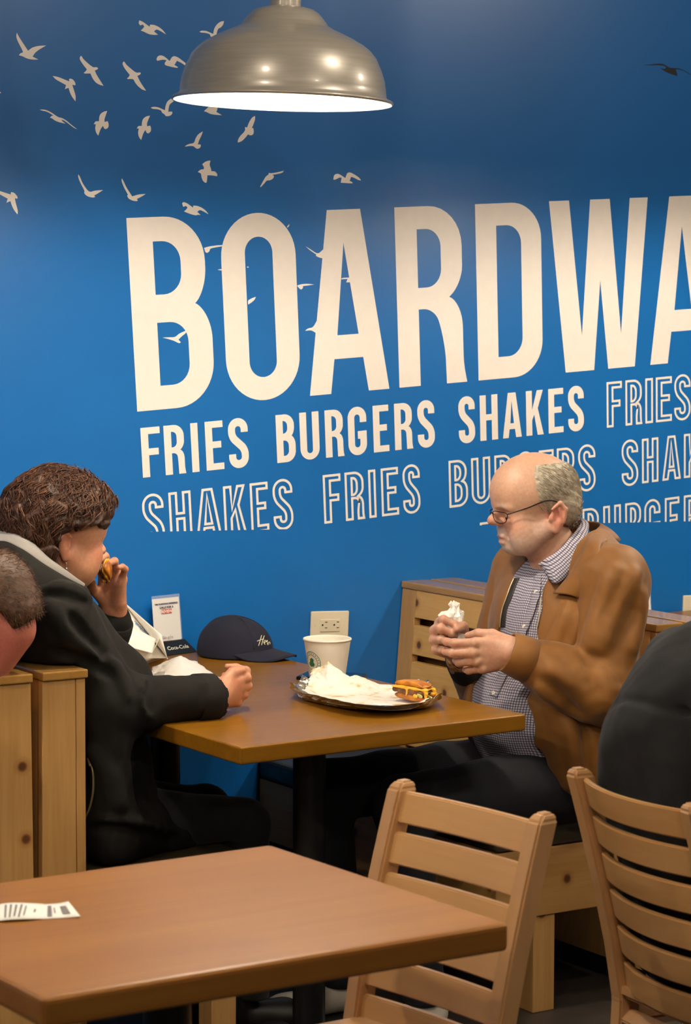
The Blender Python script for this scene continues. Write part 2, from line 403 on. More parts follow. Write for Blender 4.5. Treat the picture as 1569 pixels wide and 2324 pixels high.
gull([(545, 1380), (615, 1380), (690, 1410), (795, 1485), (850, 1495), (910, 1530), (960, 1575), (1060, 1653), (1010, 1630), (940, 1575), (880, 1530), (838, 1518), (860, 1545), (898, 1573), (820, 1557), (755, 1533), (705, 1495), (680, 1495), (710, 1462), (735, 1465), (650, 1410), (560, 1390)], *A_)
gull([(1468, 1400), (1455, 1440), (1430, 1510), (1432, 1550), (1475, 1538), (1490, 1580), (1485, 1625), (1455, 1648), (1430, 1645), (1410, 1605), (1380, 1640), (1345, 1738), (1318, 1700), (1302, 1640), (1312, 1582), (1284, 1580), (1305, 1540), (1355, 1540), (1360, 1470), (1385, 1430), (1430, 1405)], *A_)
gull([(487, 1464), (465, 1510), (443, 1570), (447, 1610), (485, 1598), (500, 1625), (500, 1675), (465, 1708), (440, 1700), (422, 1660), (395, 1700), (365, 1797), (335, 1760), (320, 1700), (332, 1640), (305, 1640), (325, 1603), (372, 1605), (376, 1545), (395, 1500), (440, 1470)], *B_)
gull([(340, 158), (385, 175), (480, 245), (488, 216), (545, 220), (610, 250), (660, 290), (708, 352), (640, 310), (575, 278), (540, 310), (596, 355), (530, 358), (470, 348), (400, 312), (357, 298), (378, 282), (408, 245), (388, 215), (350, 228), (328, 195)], *B_)
gull([(1165, 312), (1195, 298), (1260, 302), (1350, 345), (1365, 270), (1400, 215), (1450, 175), (1500, 168), (1490, 215), (1455, 258), (1418, 272), (1400, 330), (1395, 375), (1345, 398), (1315, 380), (1305, 345), (1240, 328), (1180, 325)], *B_)
gull([(590, 650), (630, 634), (680, 650), (755, 715), (785, 660), (820, 645), (880, 670), (975, 745), (965, 775), (915, 740), (855, 712), (820, 768), (868, 798), (860, 810), (790, 798), (690, 772), (685, 745), (712, 705), (660, 695), (585, 712), (573, 690)], *B_)
gull([(130, 720), (165, 770), (295, 880), (350, 868), (362, 885), (345, 905), (312, 918), (350, 1000), (433, 1123), (375, 1105), (320, 1060), (280, 1010), (258, 960), (175, 963), (170, 952), (190, 940), (208, 905), (140, 820), (110, 765), (112, 735)], *B_)
gull([(497, 1352), (540, 1340), (600, 1348), (690, 1390), (700, 1320), (725, 1265), (775, 1230), (812, 1265), (752, 1310), (740, 1370), (737, 1412), (785, 1405), (795, 1425), (775, 1458), (735, 1472), (700, 1470), (685, 1445), (650, 1425), (640, 1392), (590, 1375), (515, 1370)], *B_)
gull([(1225, 1405), (1240, 1385), (1280, 1355), (1310, 1290), (1400, 1310), (1412, 1370), (1395, 1412), (1472, 1458), (1380, 1452), (1310, 1440), (1255, 1410)], *B_)
gull([(-60, 850), (0, 868), (108, 903), (112, 878), (145, 885), (178, 925), (178, 945), (150, 942), (160, 990), (182, 1070), (178, 1107), (140, 1060), (118, 1010), (105, 970), (65, 987), (78, 945), (0, 903), (-50, 870)], *C_)
gull([(797, 697), (815, 725), (840, 790), (905, 882), (970, 862), (1050, 857), (1000, 890), (955, 915), (972, 925), (950, 935), (905, 928), (870, 908), (855, 885), (862, 868), (820, 790), (793, 725)], *C_)
gull([(1240, 738), (1258, 770), (1285, 830), (1345, 922), (1410, 902), (1483, 897), (1440, 925), (1390, 950), (1403, 962), (1390, 972), (1345, 965), (1305, 942), (1293, 915), (1302, 905), (1260, 830), (1235, 765)], *C_)
gull([(-60, 1120), (0, 1130), (15, 1155), (-10, 1155), (-60, 1150)], *A_)
gull([(365, 290), (350, 340), (315, 410), (295, 468), (335, 470), (338, 500), (315, 525), (285, 530), (260, 515), (235, 492), (190, 490), (120, 500), (125, 488), (175, 462), (245, 452), (262, 390), (300, 330)], *D_)
gull([(1080, 78), (1080, 130), (1060, 190), (1035, 245), (1055, 245), (1065, 290), (1055, 335), (1015, 348), (985, 330), (950, 375), (900, 425), (845, 445), (843, 415), (870, 360), (945, 285), (942, 230), (970, 238), (1000, 160), (1040, 100)], *D_)
gull([(470, 692), (455, 748), (475, 795), (482, 835), (535, 838), (565, 880), (560, 905), (490, 893), (428, 892), (418, 990), (400, 998), (365, 970), (345, 920), (340, 865), (295, 848), (330, 815), (378, 808), (382, 785), (357, 740), (395, 708), (440, 692)], *D_)
gull([(1472, 830), (1465, 850), (1425, 868), (1320, 885), (1342, 905), (1325, 940), (1285, 962), (1240, 962), (1210, 1000), (1160, 1055), (1148, 1050), (1175, 1000), (1225, 910), (1268, 880), (1265, 860), (1310, 865), (1400, 848)], *D_)
gull([(80, 1275), (100, 1257), (150, 1275), (230, 1335), (233, 1307), (290, 1310), (350, 1335), (400, 1370), (445, 1427), (380, 1390), (325, 1365), (287, 1392), (335, 1437), (290, 1432), (275, 1443), (200, 1425), (110, 1390), (108, 1382), (130, 1370), (155, 1335), (135, 1310), (95, 1325)], *D_)
gull([(390, 382), (470, 390), (690, 535), (750, 370), (810, 332), (900, 345), (1100, 460), (1200, 540), (1250, 620), (1160, 610), (1020, 530), (895, 490), (840, 640), (930, 670), (955, 720), (830, 722), (525, 700), (560, 520), (480, 515), (330, 595), (262, 590), (275, 470), (320, 405)], 740, 370, 15.69)
gull([(175, 210), (260, 230), (450, 200), (640, 185), (740, 200), (920, 310), (1050, 325), (1200, 325), (1330, 375), (1480, 460), (1640, 560), (1530, 515), (1370, 415), (1220, 360), (1110, 365), (1140, 450), (1160, 560), (1060, 530), (900, 480), (760, 400), (640, 325), (780, 350), (830, 300), (740, 250), (560, 235), (300, 245), (210, 235)], 1450, 130, 13.18, 'print_dark')
gull([(370, 205), (400, 195), (470, 185), (512, 183), (512, 192), (430, 205), (412, 215), (412, 228), (395, 242), (380, 238)], *G_)
gull([(470, 366), (490, 362), (515, 362), (515, 372), (490, 372)], *G_)
gull([(60, 870), (100, 868), (155, 868), (185, 840), (236, 818), (238, 835), (205, 860), (180, 885), (198, 905), (185, 913), (150, 895), (110, 882)], *G_)
gull([(695, 595), (720, 580), (755, 567), (745, 590), (725, 608), (698, 625)], *G_)
gull([(1060, 485), (1085, 475), (1130, 470), (1190, 476), (1150, 482), (1105, 488), (1103, 505), (1088, 515), (1072, 500)], *G_)
gull([(1123, 192), (1160, 215), (1215, 252), (1255, 215), (1260, 285), (1220, 275), (1198, 262), (1205, 255), (1150, 218)], *G_)
gull([(1120, 820), (1140, 802), (1180, 795), (1212, 735), (1215, 850), (1195, 832), (1165, 815)], *G_)
gull([(1380, 438), (1400, 426), (1460, 424), (1465, 460), (1425, 460), (1435, 435), (1395, 437)], *G_)
gull([(690, 342), (703, 345), (698, 352), (688, 350)], *G_, smooth=False)
gull([(985, 50), (990, 42), (1005, 27), (1000, 45), (988, 55)], *G_, smooth=False)

# ---- duplex outlet plates on the wall
plain('plate_ivory', '#e9dcc0', 0.35, var=0.02)
plain('slot_dark', '#1a1512', 0.6)
def outlet(label, c4):
    """c4: TL, TR, BR, BL of the plate on the wall plane"""
    P = [np.array(p) for p in c4]; c = sum(P)/4
    root = thing('wall_outlet', label, 'outlet', (float(c[0]), 0.0, float(min(p[2] for p in P))), 'duplex wall outlets')
    ex = (P[1]-P[0]+P[2]-P[3])/2; ez = (P[0]-P[3]+P[1]-P[2])/2; w_, h_ = np.linalg.norm(ex), np.linalg.norm(ez); ex /= w_; ez /= h_; n = np.array([0, -1.0, 0])
    def b(name, u0, u1, v0, v1, d0, d1, mat, bev=0.0015):
        q = lambda u, v, d: c+ex*u+ez*v+n*d
        return hexa(name, [q(u0, v0, d0), q(u1, v0, d0), q(u1, v0, d1), q(u0, v0, d1), q(u0, v1, d0), q(u1, v1, d0), q(u1, v1, d1), q(u0, v1, d1)], mat, root, bev)
    b('cover_plate', -w_/2, w_/2, -h_/2, h_/2, 0, 0.0065, 'plate_ivory', 0.003)
    r = b('receptacle', -w_*.26, w_*.26, -h_*.215, h_*.215, 0.004, 0.0085, 'plate_ivory')
    for s in (-1, 1):
        x = s*w_*.155+w_*.02
        for (u0, u1, v0, v1) in [(x-.001, x+.006, .0085, .0105), (x-.001, x+.006, -.0068, -.0048), (x-.011, x-.0065, -.0005, .004)]:
            attach(b('slot', u0, u1, v0, v1, 0.008, 0.0089, 'slot_dark', 0), root)
        b('screw', s*w_*.385-.002, s*w_*.385+.002, -.002, .002, 0.006, 0.0072, 'plate_ivory', 0.0006)
outlet('ivory duplex outlet on the blue wall just above the paper cup', [onY(705, 1387, 0), onY(790, 1386, 0), onY(788, 1450, 0), onY(702, 1453, 0)])
outlet('ivory outlet cut by the edge of the photo, near the far card stand', [onY(1550, 1351, 0), onY(1638, 1349, 0), onY(1636, 1413, 0), onY(1547, 1416, 0)])
# ------------------------------------------------------------------ pendants
_M = NT('lamp_metal'); _M.set(metal=0.35, rough=0.36, coat=0.5, coat_rough=.12)
_M.color(_M.ramp(_M.noise(_M.coord((2, 2, 30)), 6, 3), [(0.3, (0.46, 0.41, 0.335, 1)), (0.7, (0.53, 0.475, 0.39, 1))]))
plain('lamp_white', '#f2ead8', 0.5, var=0.01)
_M = NT('bulb_glow'); _M.set(color=(1, 0.9, 0.75, 1)); _M.b.inputs['Emission Color'].default_value = PENDANT_COL+(1,); _M.b.inputs['Emission Strength'].default_value = PENDANT_W/(math.pi*4*math.pi*0.035**2)
_M2 = NT('bulb_soft'); _M2.set(color=(1, 0.9, 0.75, 1)); _M2.b.inputs['Emission Color'].default_value = PENDANT_COL+(1,); _M2.b.inputs['Emission Strength'].default_value = .55*PENDANT_W/(math.pi*4*math.pi*0.035**2)
def make_pendant(label, loc, tilt=0.0, bulb='bulb_glow'):
    root = thing('pendant_lamp', label, 'lamp', loc, 'metal pendant lamps')
    prof = [(.2285, -.002), (.229, .002), (.222, .006), (.2175, .012), (.216, .026), (.213, .045), (.206, .066), (.194, .092), (.182, .106), (.168, .117), (.147, .129), (.124, .140), (.104, .1485), (.0915, .156), (.086, .164), (.079, .173), (.071, .182), (.060, .189), (.045, .193), (.033, .195)]
    ax = Vector((math.sin(YAW), math.cos(YAW), 0)); Rm = Matrix.Rotation(tilt, 3, ax)
    def fix(o):
        for v in o.data.vertices: v.co = Rm @ v.co + Vector(loc)
        attach(o, root); return o
    fix(lathe('shade', prof, (0, 0, 0), 'lamp_metal', None, 96))
    inner = [(max(.02, r-.003), z-.002) for r, z in prof[2:]]
    fix(lathe('reflector', [(.228, -.0022)]+inner, (0, 0, 0), 'lamp_white', None, 96))
    fix(lathe('rim_bead', [(.2295, -.004), (.2325, -.002), (.2325, .002), (.2295, .004), (.2265, .002), (.2265, -.002), (.2295, -.004)], (0, 0, 0), 'lamp_metal', None, 96))
    fix(lathe('stem', [(.0325, .188), (.0325, .30), (.030, .303), (.011, .306), (.011, 3.3-loc[2])], (0, 0, 0), 'lamp_metal', None, 40))
    fix(lathe('socket', [(.001, .19), (.024, .188), (.024, .10), (.018, .094), (.001, .094)], (0, 0, 0), 'lamp_white', None, 24))
    b = [(0.0351*math.sin(a), 0.056-0.035*math.cos(a)) for a in np.linspace(0.02, 2.7, 14)]+[(.014, .098)]
    fix(lathe('bulb', b, (0, 0, 0), bulb, None, 24))
    return root
_lp = CAM+ray(642, 229)*5.2
make_pendant('grey metal dome pendant lamp glowing over the couple\'s table', tuple(map(float, _lp)), 0.027)
for i, (x, y) in enumerate([(_lp[0]+1.85, _lp[1]), (_lp[0]-1.85, _lp[1]), (1.70, -2.75), (3.55, -2.75), (-0.2, -2.75)]):
    make_pendant(['dome pendant lamp over the next booth along the wall', 'dome pendant lamp over the booth on the other side of the couple', 'dome pendant lamp hanging above the bare front table', 'dome pendant lamp hanging above the chair row', 'dome pendant lamp over the table beyond the front table'][i], (float(x), float(y), 2.16 if y < -2 else float(_lp[2])), 0.0, 'bulb_soft' if y < -2 else 'bulb_glow')

# ------------------------------------------------------------------ tables
def slab(name, P, z0, z1, mat, parent, bevel=0.006):
    return hexa(name, [(p[0], p[1], z0) for p in P]+[(p[0], p[1], z1) for p in P], mat, parent, bevel, 3)
def pedestal(root, x, y, ztop, arm=0.30):
    lathe('column', [(.036, .03), (.036, ztop-.012)], (x, y, 0), 'black_metal', root, 32)
    b = box('base_foot', (x-.27, y-.035, 0.0), (x+.27, y+.035, .03), 'black_metal', root, .006)
    box('base_foot', (x-.035, y-.25, 0.0), (x+.035, y+.25, .028), 'black_metal', root, .006)
    box('top_plate', (x-.13, y-.13, ztop-.012), (x+.13, y+.13, ztop), 'black_metal', root, .002)
TT = .75
t1 = thing('booth_table', 'honey wood booth table with food between the woman and the man', 'table', (2.846, -.66, 0))
slab('tabletop', [(2.474, -1.318), (3.218, -1.284), (3.2, -.022), (2.474, -.022)], TT-.037, TT, 'wood_table', t1)
pedestal(t1, 2.79, -1.07, TT-.037); pedestal(t1, 2.83, -.33, TT-.037)
t2 = thing('dining_table', 'bare light wood table in front with a receipt on it', 'table', (1.70, -2.45, 0))
slab('tabletop', [(1.347, -2.772), (2.094, -2.766), (2.066, -2.130), (1.335, -2.150)], TT-.042, TT, 'wood_front_table', t2, .009)
pedestal(t2, 1.70, -2.45, TT-.042)
t3 = thing('booth_table', 'wood booth table of the next booth behind the man\'s bench', 'table', (4.5, -.66, 0))
slab('tabletop', [(4.13, -1.30), (4.87, -1.30), (4.87, -.022), (4.13, -.022)], TT-.037, TT, 'wood_table', t3)
pedestal(t3, 4.5, -1.0, TT-.037); pedestal(t3, 4.5, -.33, TT-.037)

# ------------------------------------------------------------------ booth benches
def bench(label, xf, d, lean=0.0, zt=.892, ynear=-1.09, seat_d=.46, thick=.078, end_w=None, leg_in=.12):
    """xf: front of the backrest at its top; d=+1: back lies towards +X (sitter faces -X)"""
    root = thing('booth_bench', label, 'bench', (xf-d*.15, ynear/2, 0))
    X = lambda z, o=0.0: xf+d*(o-lean*(zt-z))         # face position at height z, o behind the face
    def bx(name, x0a, x0b, x1a, x1b, y0, y1, z0, z1, mat, bev=.002, par=None):
        """x0a..x1a at z0, x0b..x1b at z1"""
        P = [(x0a, y0, z0), (x1a, y0, z0), (x1a, y1, z0), (x0a, y1, z0), (x0b, y0, z1), (x1b, y0, z1), (x1b, y1, z1), (x0b, y1, z1)]
        return hexa(name, P, mat, par or root, bev)
    zc = zt-.018
    bx('top_cap', X(zc, -.004), X(zt, -.004), X(zc, thick), X(zt, thick), ynear-.006, -.002, zc, zt, 'wood_cap', .003)
    yn = ynear+.022
    for z0, z1 in [(.799, zc-.001), (.699, .778), (.560, .679), (.452, .541)]:
        bx('back_plank', X(z0), X(z1), X(z0, .02), X(z1, .02), yn, -.072, z0, z1, 'wood_pine_y')
    bx('wall_stile', X(.30), X(zc), X(.30, .022), X(zc, .022), -.070, -.003, .30, zc-.001, 'wood_pine_z')
    bx('rear_panel', X(.05, thick-.014), X(zc, thick-.014), X(.05, thick-.004), X(zc, thick-.004), yn, -.003, .05, zc-.001, 'wood_pine_z', .001)
    # end of the back: a stile at the front edge, a board behind it
    bx('end_stile', X(zc)if lean else xf, X(zc), (X(zc) if lean else xf)+d*.021, X(zc)+d*.021, ynear, yn-.001, 0.0, zc-.001, 'wood_pine_z')
    bx('end_board', (X(zc) if lean else xf)+d*.022, X(zc)+d*.022, xf+d*(thick+.005), X(zc)+d*(thick-.002), ynear+.001, yn-.001, 0.0, zc-.001, 'wood_pine_z')
    # seat
    x0, x1 = xf-d*.004-d*lean*.4, xf-d*seat_d
    a, b = min(x0, x1), max(x0, x1)
    box('seat_cushion', (a, ynear+.004, .392), (b, -.004, .448), 'vinyl_dark', root, .016, 4)
    box('seat_rail', (a+.004, ynear+.008, .23), (b-.004, ynear+.03, .390), 'wood_pine_x', root, .003)
    fx = x1+d*.004
    box('seat_front', (min(fx, fx+d*.022), ynear+.031, .23), (max(fx, fx+d*.022), -.004, .390), 'wood_pine_y', root, .003)
    lx = x1+d*leg_in
    for y in (ynear+.012, -.10):
        box('leg', (min(lx, lx+d*.062), y, 0), (max(lx, lx+d*.062), y+.06, .2295), 'wood_pine_z', root, .003)
    return root
bench('pine booth bench with a slatted back behind the man in the brown jacket', 3.742, 1, .082, leg_in=.115)
bench('pine booth bench back to back with the man\'s bench, facing the next booth', 3.742+.17, -1, .05)
bench('pine booth bench under the woman in the black jacket', 2.283, -1, 0.0, .885, -1.0, .40, .10, leg_in=.03)
bench('pine booth bench under the man at the photo\'s edge, back to back with the woman\'s', 2.283-.222, 1, 0.0, .885, -1.0, .40, .10)

# ------------------------------------------------------------------ ladder-back chairs
def make_chair(label, loc, rz, bow_d=.030):
    root = thing('ladder_back_chair', label, 'chair', loc, 'ladder-back chairs at the front tables'); root.rotation_euler = (0, 0, rz)
    def part(name, vs, fs, mat, smooth=False, bev=0):
        o = mesh_obj(name, vs, fs, mat, None, smooth); o.parent = root
        if bev:
            bm = bmesh.new(); bm.from_mesh(o.data); bmesh.ops.recalc_face_normals(bm, faces=bm.faces); bmesh.ops.bevel(bm, geom=list(bm.edges), offset=bev, segments=2, affect='EDGES'); bm.to_mesh(o.data); bm.free()
        return o
    H = .842
    def backx(z): return 0.0 if z < .42 else -.105*((z-.42)/(H-.42))**1.25
    for s in (-1, 1):     # rear posts: one raked, slightly tapered bar
        zs = [0, .2, .42, .52, .62, .72, .79, H-.012, H]; vs, fs = [], []
        for i, z in enumerate(zs):
            hw = .0165; hd = .021 if z < H else .012; hw2 = hw if z < H else .011
            dx = backx(z)+(.02*(.42-z)/.42*-1 if z < .42 else 0)
            for (a, b) in ((-1, -1), (1, -1), (1, 1), (-1, 1)): vs.append((dx+a*hd, s*.172+b*hw2, z))
            if i:
                k = (i-1)*4
                for j in range(4): fs.append((k+j, k+(j+1) % 4, k+4+(j+1) % 4, k+4+j))
        fs.append((3, 2, 1, 0)); k = (len(zs)-1)*4; fs.append((k, k+1, k+2, k+3))
        part('rear_post', vs, fs, 'wood_chair', False, .004)
    for i in range(6):    # curved slats
        zc = .800-.0668*i; h = .0255; vs, fs = [], []; n = 14
        for j in range(n+1):
            y = -.160+.320*j/n; bow = -bow_d*(1-(2*j/n-1)**2)
            for (dz, dx) in ((-h, -.0065), (-h, .0065), (h, .0065), (h, -.0065)): vs.append((backx(zc+dz)+bow+dx+.002, y, zc+dz))
            if j:
                k = (j-1)*4
                for q in range(4): fs.append((k+q, k+(q+1) % 4, k+4+(q+1) % 4, k+4+q))
        fs.append((3, 2, 1, 0)); k = n*4; fs.append((k, k+1, k+2, k+3))
        part('slat', vs, fs, 'wood_chair_slat', False, .0025)
    seat = [(-.02, -.165), (.39, -.20), (.39, .20), (-.02, .165)]
    part('seat', [(x, y, .425) for x, y in seat]+[(x, y, .455) for x, y in seat], [(3, 2, 1, 0), (4, 5, 6, 7), (0, 1, 5, 4), (1, 2, 6, 5), (2, 3, 7, 6), (3, 0, 4, 7)], 'wood_chair', False, .008)
    def bar(name, p, q, t):
        vs, fs = tube_data([p, q], t*1.35, 4); part(name, vs, fs, 'wood_chair', False, .003)
    for s in (-1, 1):
        bar('front_leg', (.36, s*.17, 0), (.355, s*.165, .43), .02)
        bar('side_rail', (0, s*.168, .385), (.355, s*.165, .385), .016)
        bar('stretcher', (0, s*.168, .17), (.355, s*.165, .17), .011)
    bar('front_rail', (.355, -.165, .385), (.355, .165, .385), .016)
    bar('rear_rail', (0, -.168, .385), (0, .168, .385), .016)
    return root
# top of the far post at photo (915,1768), near post (1232,1840); second chair the other way round
a1, b1 = onZ(917, 1772, .84), onZ(1236, 1846, .84)
d1 = (a1-b1); ang = math.atan2(d1[1], d1[0])           # from near post to far post
c1 = (a1+b1)/2
def place_chair(label, c, ang_y, bow_d, back_off=.105):
    # local +y -> direction ang_y, seat forward = local +x
    rz = ang_y-math.pi/2; fwd = np.array([math.cos(rz), math.sin(rz), 0])
    p = c+fwd*back_off; return make_chair(label, (float(p[0]), float(p[1]), 0), rz, bow_d)
place_chair('empty ladder-back chair pushed in at the end of the bare front table', c1, ang+math.pi, .008)
a2, b2 = onZ(1315, 1745, .84), onZ(1570, 1824, .84)
d2 = a2-b2; c2 = (a2+b2)/2
place_chair('ladder-back chair with the dark-sweatered person sitting on it', c2, math.atan2(d2[1], d2[0]), .034)
# ------------------------------------------------------------------ organic shapes: smooth signed-distance modelling, meshed by surface nets
V3 = lambda *a: np.array(a, float)
def unit(v): v = np.asarray(v, float); return v/(np.linalg.norm(v)+1e-12)
def rc(a, b, ra, rb=None, k=.01, op='u'):
    """round cone a->b"""
    return ('rc', np.array(a, float), np.array(b, float), float(ra), float(ra if rb is None else rb), k, op)
def el(c, r, B=None, k=.01, op='u'):
    """ellipsoid; B rows = axes"""
    r = np.array(r if hasattr(r, '__len__') else (r, r, r), float)
    return ('el', np.array(c, float), r, np.eye(3) if B is None else np.array(B, float), 0, k, op)
def hs(p, n, k=.005, op='i'):
    """half space keeping n.(x-p)<0"""
    return ('hs', np.array(p, float), unit(n), 0, 0, k, op)
def bx(lo, hi, k=.005, op='s'): return ('bx', np.array(lo, float), np.array(hi, float), 0, 0, k, op)
def fc(a, b, ra, rb, n, sq, k=.01, op='u'):
    """flattened round cone: thickness along n divided by sq"""
    return ('fc', np.array(a, float), np.array(b, float), float(ra), (float(rb), unit(n), float(sq)), k, op)
def chain(pts, rs, k=.01, op='u'): return [rc(pts[i], pts[i+1], rs[i], rs[i+1], k, op) for i in range(len(pts)-1)]
def pev(q, P):
    t = q[0]
    if t == 'rc':
        a, b, ra, rb = q[1:5]; ab = b-a; L = ab@ab+1e-12; h = np.clip(((P-a)@ab)/L, 0, 1)
        d = P-a-h[:, None]*ab; return np.sqrt((d*d).sum(1))-(ra+(rb-ra)*h)
    if t == 'fc':
        a, b, ra, (rb, n, sq) = q[1:5]; ab = b-a; L = ab@ab+1e-12; h = np.clip(((P-a)@ab)/L, 0, 1)
        d = P-a-h[:, None]*ab; d = d+((d@n)*(sq-1))[:, None]*n; g = np.sqrt((d*d).sum(1))-(ra+(rb-ra)*h); return g/(1+(sq-1)*.5)
    if t == 'el':
        c, r, B = q[1:4]; d = (P-c)@B.T; k0 = np.sqrt(((d/r)**2).sum(1))+1e-9; k1 = np.sqrt(((d/(r*r))**2).sum(1))+1e-9
        return k0*(k0-1)/k1
    if t == 'bx':
        c = (q[1]+q[2])/2; d = np.abs(P-c)-(q[2]-q[1])/2; return np.sqrt((np.maximum(d, 0)**2).sum(1))+np.minimum(d.max(1), 0)
    if t == 'hs': return (P-q[1])@q[2]
def pbound(q):
    t = q[0]
    if t == 'rc': R = max(q[3], q[4]); return np.minimum(q[1], q[2])-R, np.maximum(q[1], q[2])+R
    if t == 'fc': R = max(q[3], q[4][0]); return np.minimum(q[1], q[2])-R, np.maximum(q[1], q[2])+R
    if t == 'el': e = np.sqrt(((q[3]*q[2][:, None])**2).sum(0)); return q[1]-e, q[1]+e
    return None
def fieldv(prims, P, post=None):
    F = np.full(len(P), 1.0)
    for q in prims:
        d = pev(q, P); k = q[5]; op = q[6]
        if op == 'u': h = np.maximum(k-np.abs(F-d), 0)/k; F = np.minimum(F, d)-h*h*k*.25
        elif op == 's': d = -d; h = np.maximum(k-np.abs(F-d), 0)/k; F = np.maximum(F, d)+h*h*k*.25
        else: h = np.maximum(k-np.abs(F-d), 0)/k; F = np.maximum(F, d)+h*h*k*.25
    if post is not None: F = F+post(P)
    return F
def sdf_mesh(name, prims, res, mat, parent, post=None, colorf=None, iters=1):
    bs = [pbound(q) for q in prims if q[6] == 'u']
    lo = np.min([b[0] for b in bs], 0)-4*res; hi = np.max([b[1] for b in bs], 0)+4*res
    n = 12; B = n*res; nb = np.ceil((hi-lo)/B).astype(int); N = nb*n+1
    g = np.stack(np.meshgrid(*[np.arange(c) for c in nb], indexing='ij'), -1).reshape(-1, 3)
    cen = lo+(g+.5)*B; hd = B*math.sqrt(3)/2
    keep = np.zeros(len(g), bool); pad = hd+.02
    for b in bs: keep |= ((cen > b[0]-pad) & (cen < b[1]+pad)).all(1)
    g, cen = g[keep], cen[keep]
    Fc = fieldv(prims, cen, post); act = np.abs(Fc) < hd*1.5+.012; g, cen = g[act], cen[act]
    D = []      # per prim lower bound at the centres
    for q in prims:
        if q[0] == 'el':
            b = pbound(q); D.append(np.linalg.norm(np.maximum(np.maximum(b[0]-cen, cen-b[1]), 0), axis=1))
        elif q[0] == 'fc':
            b = pbound(q); D.append(np.linalg.norm(np.maximum(np.maximum(b[0]-cen, cen-b[1]), 0), axis=1))
        else: D.append(pev(q, cen))
    D = np.array(D); ks = np.array([q[5] for q in prims]); ints = np.array([q[6] == 'i' for q in prims])
    loc = np.stack(np.meshgrid(*[np.arange(n+1)]*3, indexing='ij'), -1).reshape(-1, 3)
    cid, cpos, quads = [], [], []
    NY, NZ = int(N[1]), int(N[2])
    todo = [(tuple(g[bi]), bi) for bi in range(len(g))]; done = {t_[0] for t_ in todo}
    while todo:
      for gb, bi in todo:
        sub = prims if bi < 0 else [q for q, u in zip(prims, (D[:, bi]-hd < ks*1.3+.012) | ints) if u]
        if not sub: continue
        base = np.array(gb)*n
        F = fieldv(sub, lo+(base+loc)*res, post).reshape(n+1, n+1, n+1); S = F < 0
        if S.all() or not S.any(): continue
        acc = np.zeros((n, n, n, 3)); cnt = np.zeros((n, n, n))
        for ax in range(3):
            sl0 = [slice(None)]*3; sl1 = [slice(None)]*3; sl0[ax] = slice(0, n); sl1[ax] = slice(1, n+1)
            f0, f1 = F[tuple(sl0)], F[tuple(sl1)]; cr = (f0 < 0) != (f1 < 0)
            if not cr.any(): continue
            t = np.where(cr, f0/np.where(cr, f0-f1, 1), 0)
            o = [a for a in range(3) if a != ax]
            for da in (0, 1):
                for db in (0, 1):
                    s = [slice(None)]*3; s[o[0]] = slice(da, da+n); s[o[1]] = slice(db, db+n); s = tuple(s)
                    c = cr[s]; cnt += c; acc[..., ax] += np.where(c, t[s], 0); acc[..., o[0]] += c*da; acc[..., o[1]] += c*db
            # quads for owned edges
            s = [slice(0, n)]*3; ii = np.argwhere(cr[tuple(s)])
            if len(ii):
                gi = base+ii; neg = (f0 < 0)[tuple(s)][tuple(ii.T)]
                q4 = []
                for (da, db) in ((-1, -1), (0, -1), (0, 0), (-1, 0)):
                    c = gi.copy(); c[:, o[0]] += da; c[:, o[1]] += db; q4.append((c[:, 0]*NY+c[:, 1])*NZ+c[:, 2])
                q4 = np.stack(q4, 1); fl = neg if ax != 1 else ~neg
                q4[~fl] = q4[~fl][:, ::-1]; quads.append(q4)
        m_ = cnt > 0; ii = np.argwhere(m_)
        gi = base+ii; cid.append((gi[:, 0]*NY+gi[:, 1])*NZ+gi[:, 2]); cpos.append(lo+(gi+acc[m_]/cnt[m_][:, None])*res)
      ca = np.sort(np.concatenate(cid)); qa = np.unique(np.concatenate(quads)); mis = qa[ca[np.minimum(np.searchsorted(ca, qa), len(ca)-1)] != qa]
      todo = []
      for c in mis:      # cells met by a face but never visited: visit their blocks too
        gb = (int(c//NZ//NY)//n, int(c//NZ % NY)//n, int(c % NZ)//n)
        if gb not in done: done.add(gb); todo.append((gb, -1))
    cid = np.concatenate(cid); cpos = np.concatenate(cpos); quads = np.concatenate(quads)
    od = np.argsort(cid); cid, cpos = cid[od], cpos[od]
    ix = np.minimum(np.searchsorted(cid, quads), len(cid)-1); hit_ = cid[ix] == quads
    for r_ in np.argwhere(~hit_.all(1))[:, 0]:      # close the rare gap with a neighbour vertex
        gd = ix[r_][hit_[r_]]
        if len(gd): ix[r_][~hit_[r_]] = gd[0]
    ok = np.array([True])*hit_.any(1); ix = ix[ok]
    used = np.unique(ix); rem = np.full(len(cid), -1); rem[used] = np.arange(len(used)); V = cpos[used]; Q = rem[ix]
    for _ in range(iters):
        i = np.concatenate([Q[:, 0], Q[:, 1], Q[:, 2], Q[:, 3]]); j = np.concatenate([Q[:, 1], Q[:, 2], Q[:, 3], Q[:, 0]]); ij, ji = np.concatenate([i, j]), np.concatenate([j, i])
        cn = np.bincount(ij, minlength=len(V)); acc = np.stack([np.bincount(ij, V[ji, c], len(V)) for c in range(3)], 1)
        V = V*.45+(acc/np.maximum(cn, 1)[:, None])*.55
    me = bpy.data.meshes.new(name); me.vertices.add(len(V)); me.vertices.foreach_set('co', V.astype(np.float32).ravel())
    me.loops.add(len(Q)*4); me.loops.foreach_set('vertex_index', Q.astype(np.int32).ravel())
    me.polygons.add(len(Q)); me.polygons.foreach_set('loop_start', np.arange(0, len(Q)*4, 4, dtype=np.int32)); me.polygons.foreach_set('loop_total', np.full(len(Q), 4, np.int32))
    me.update(calc_edges=True)
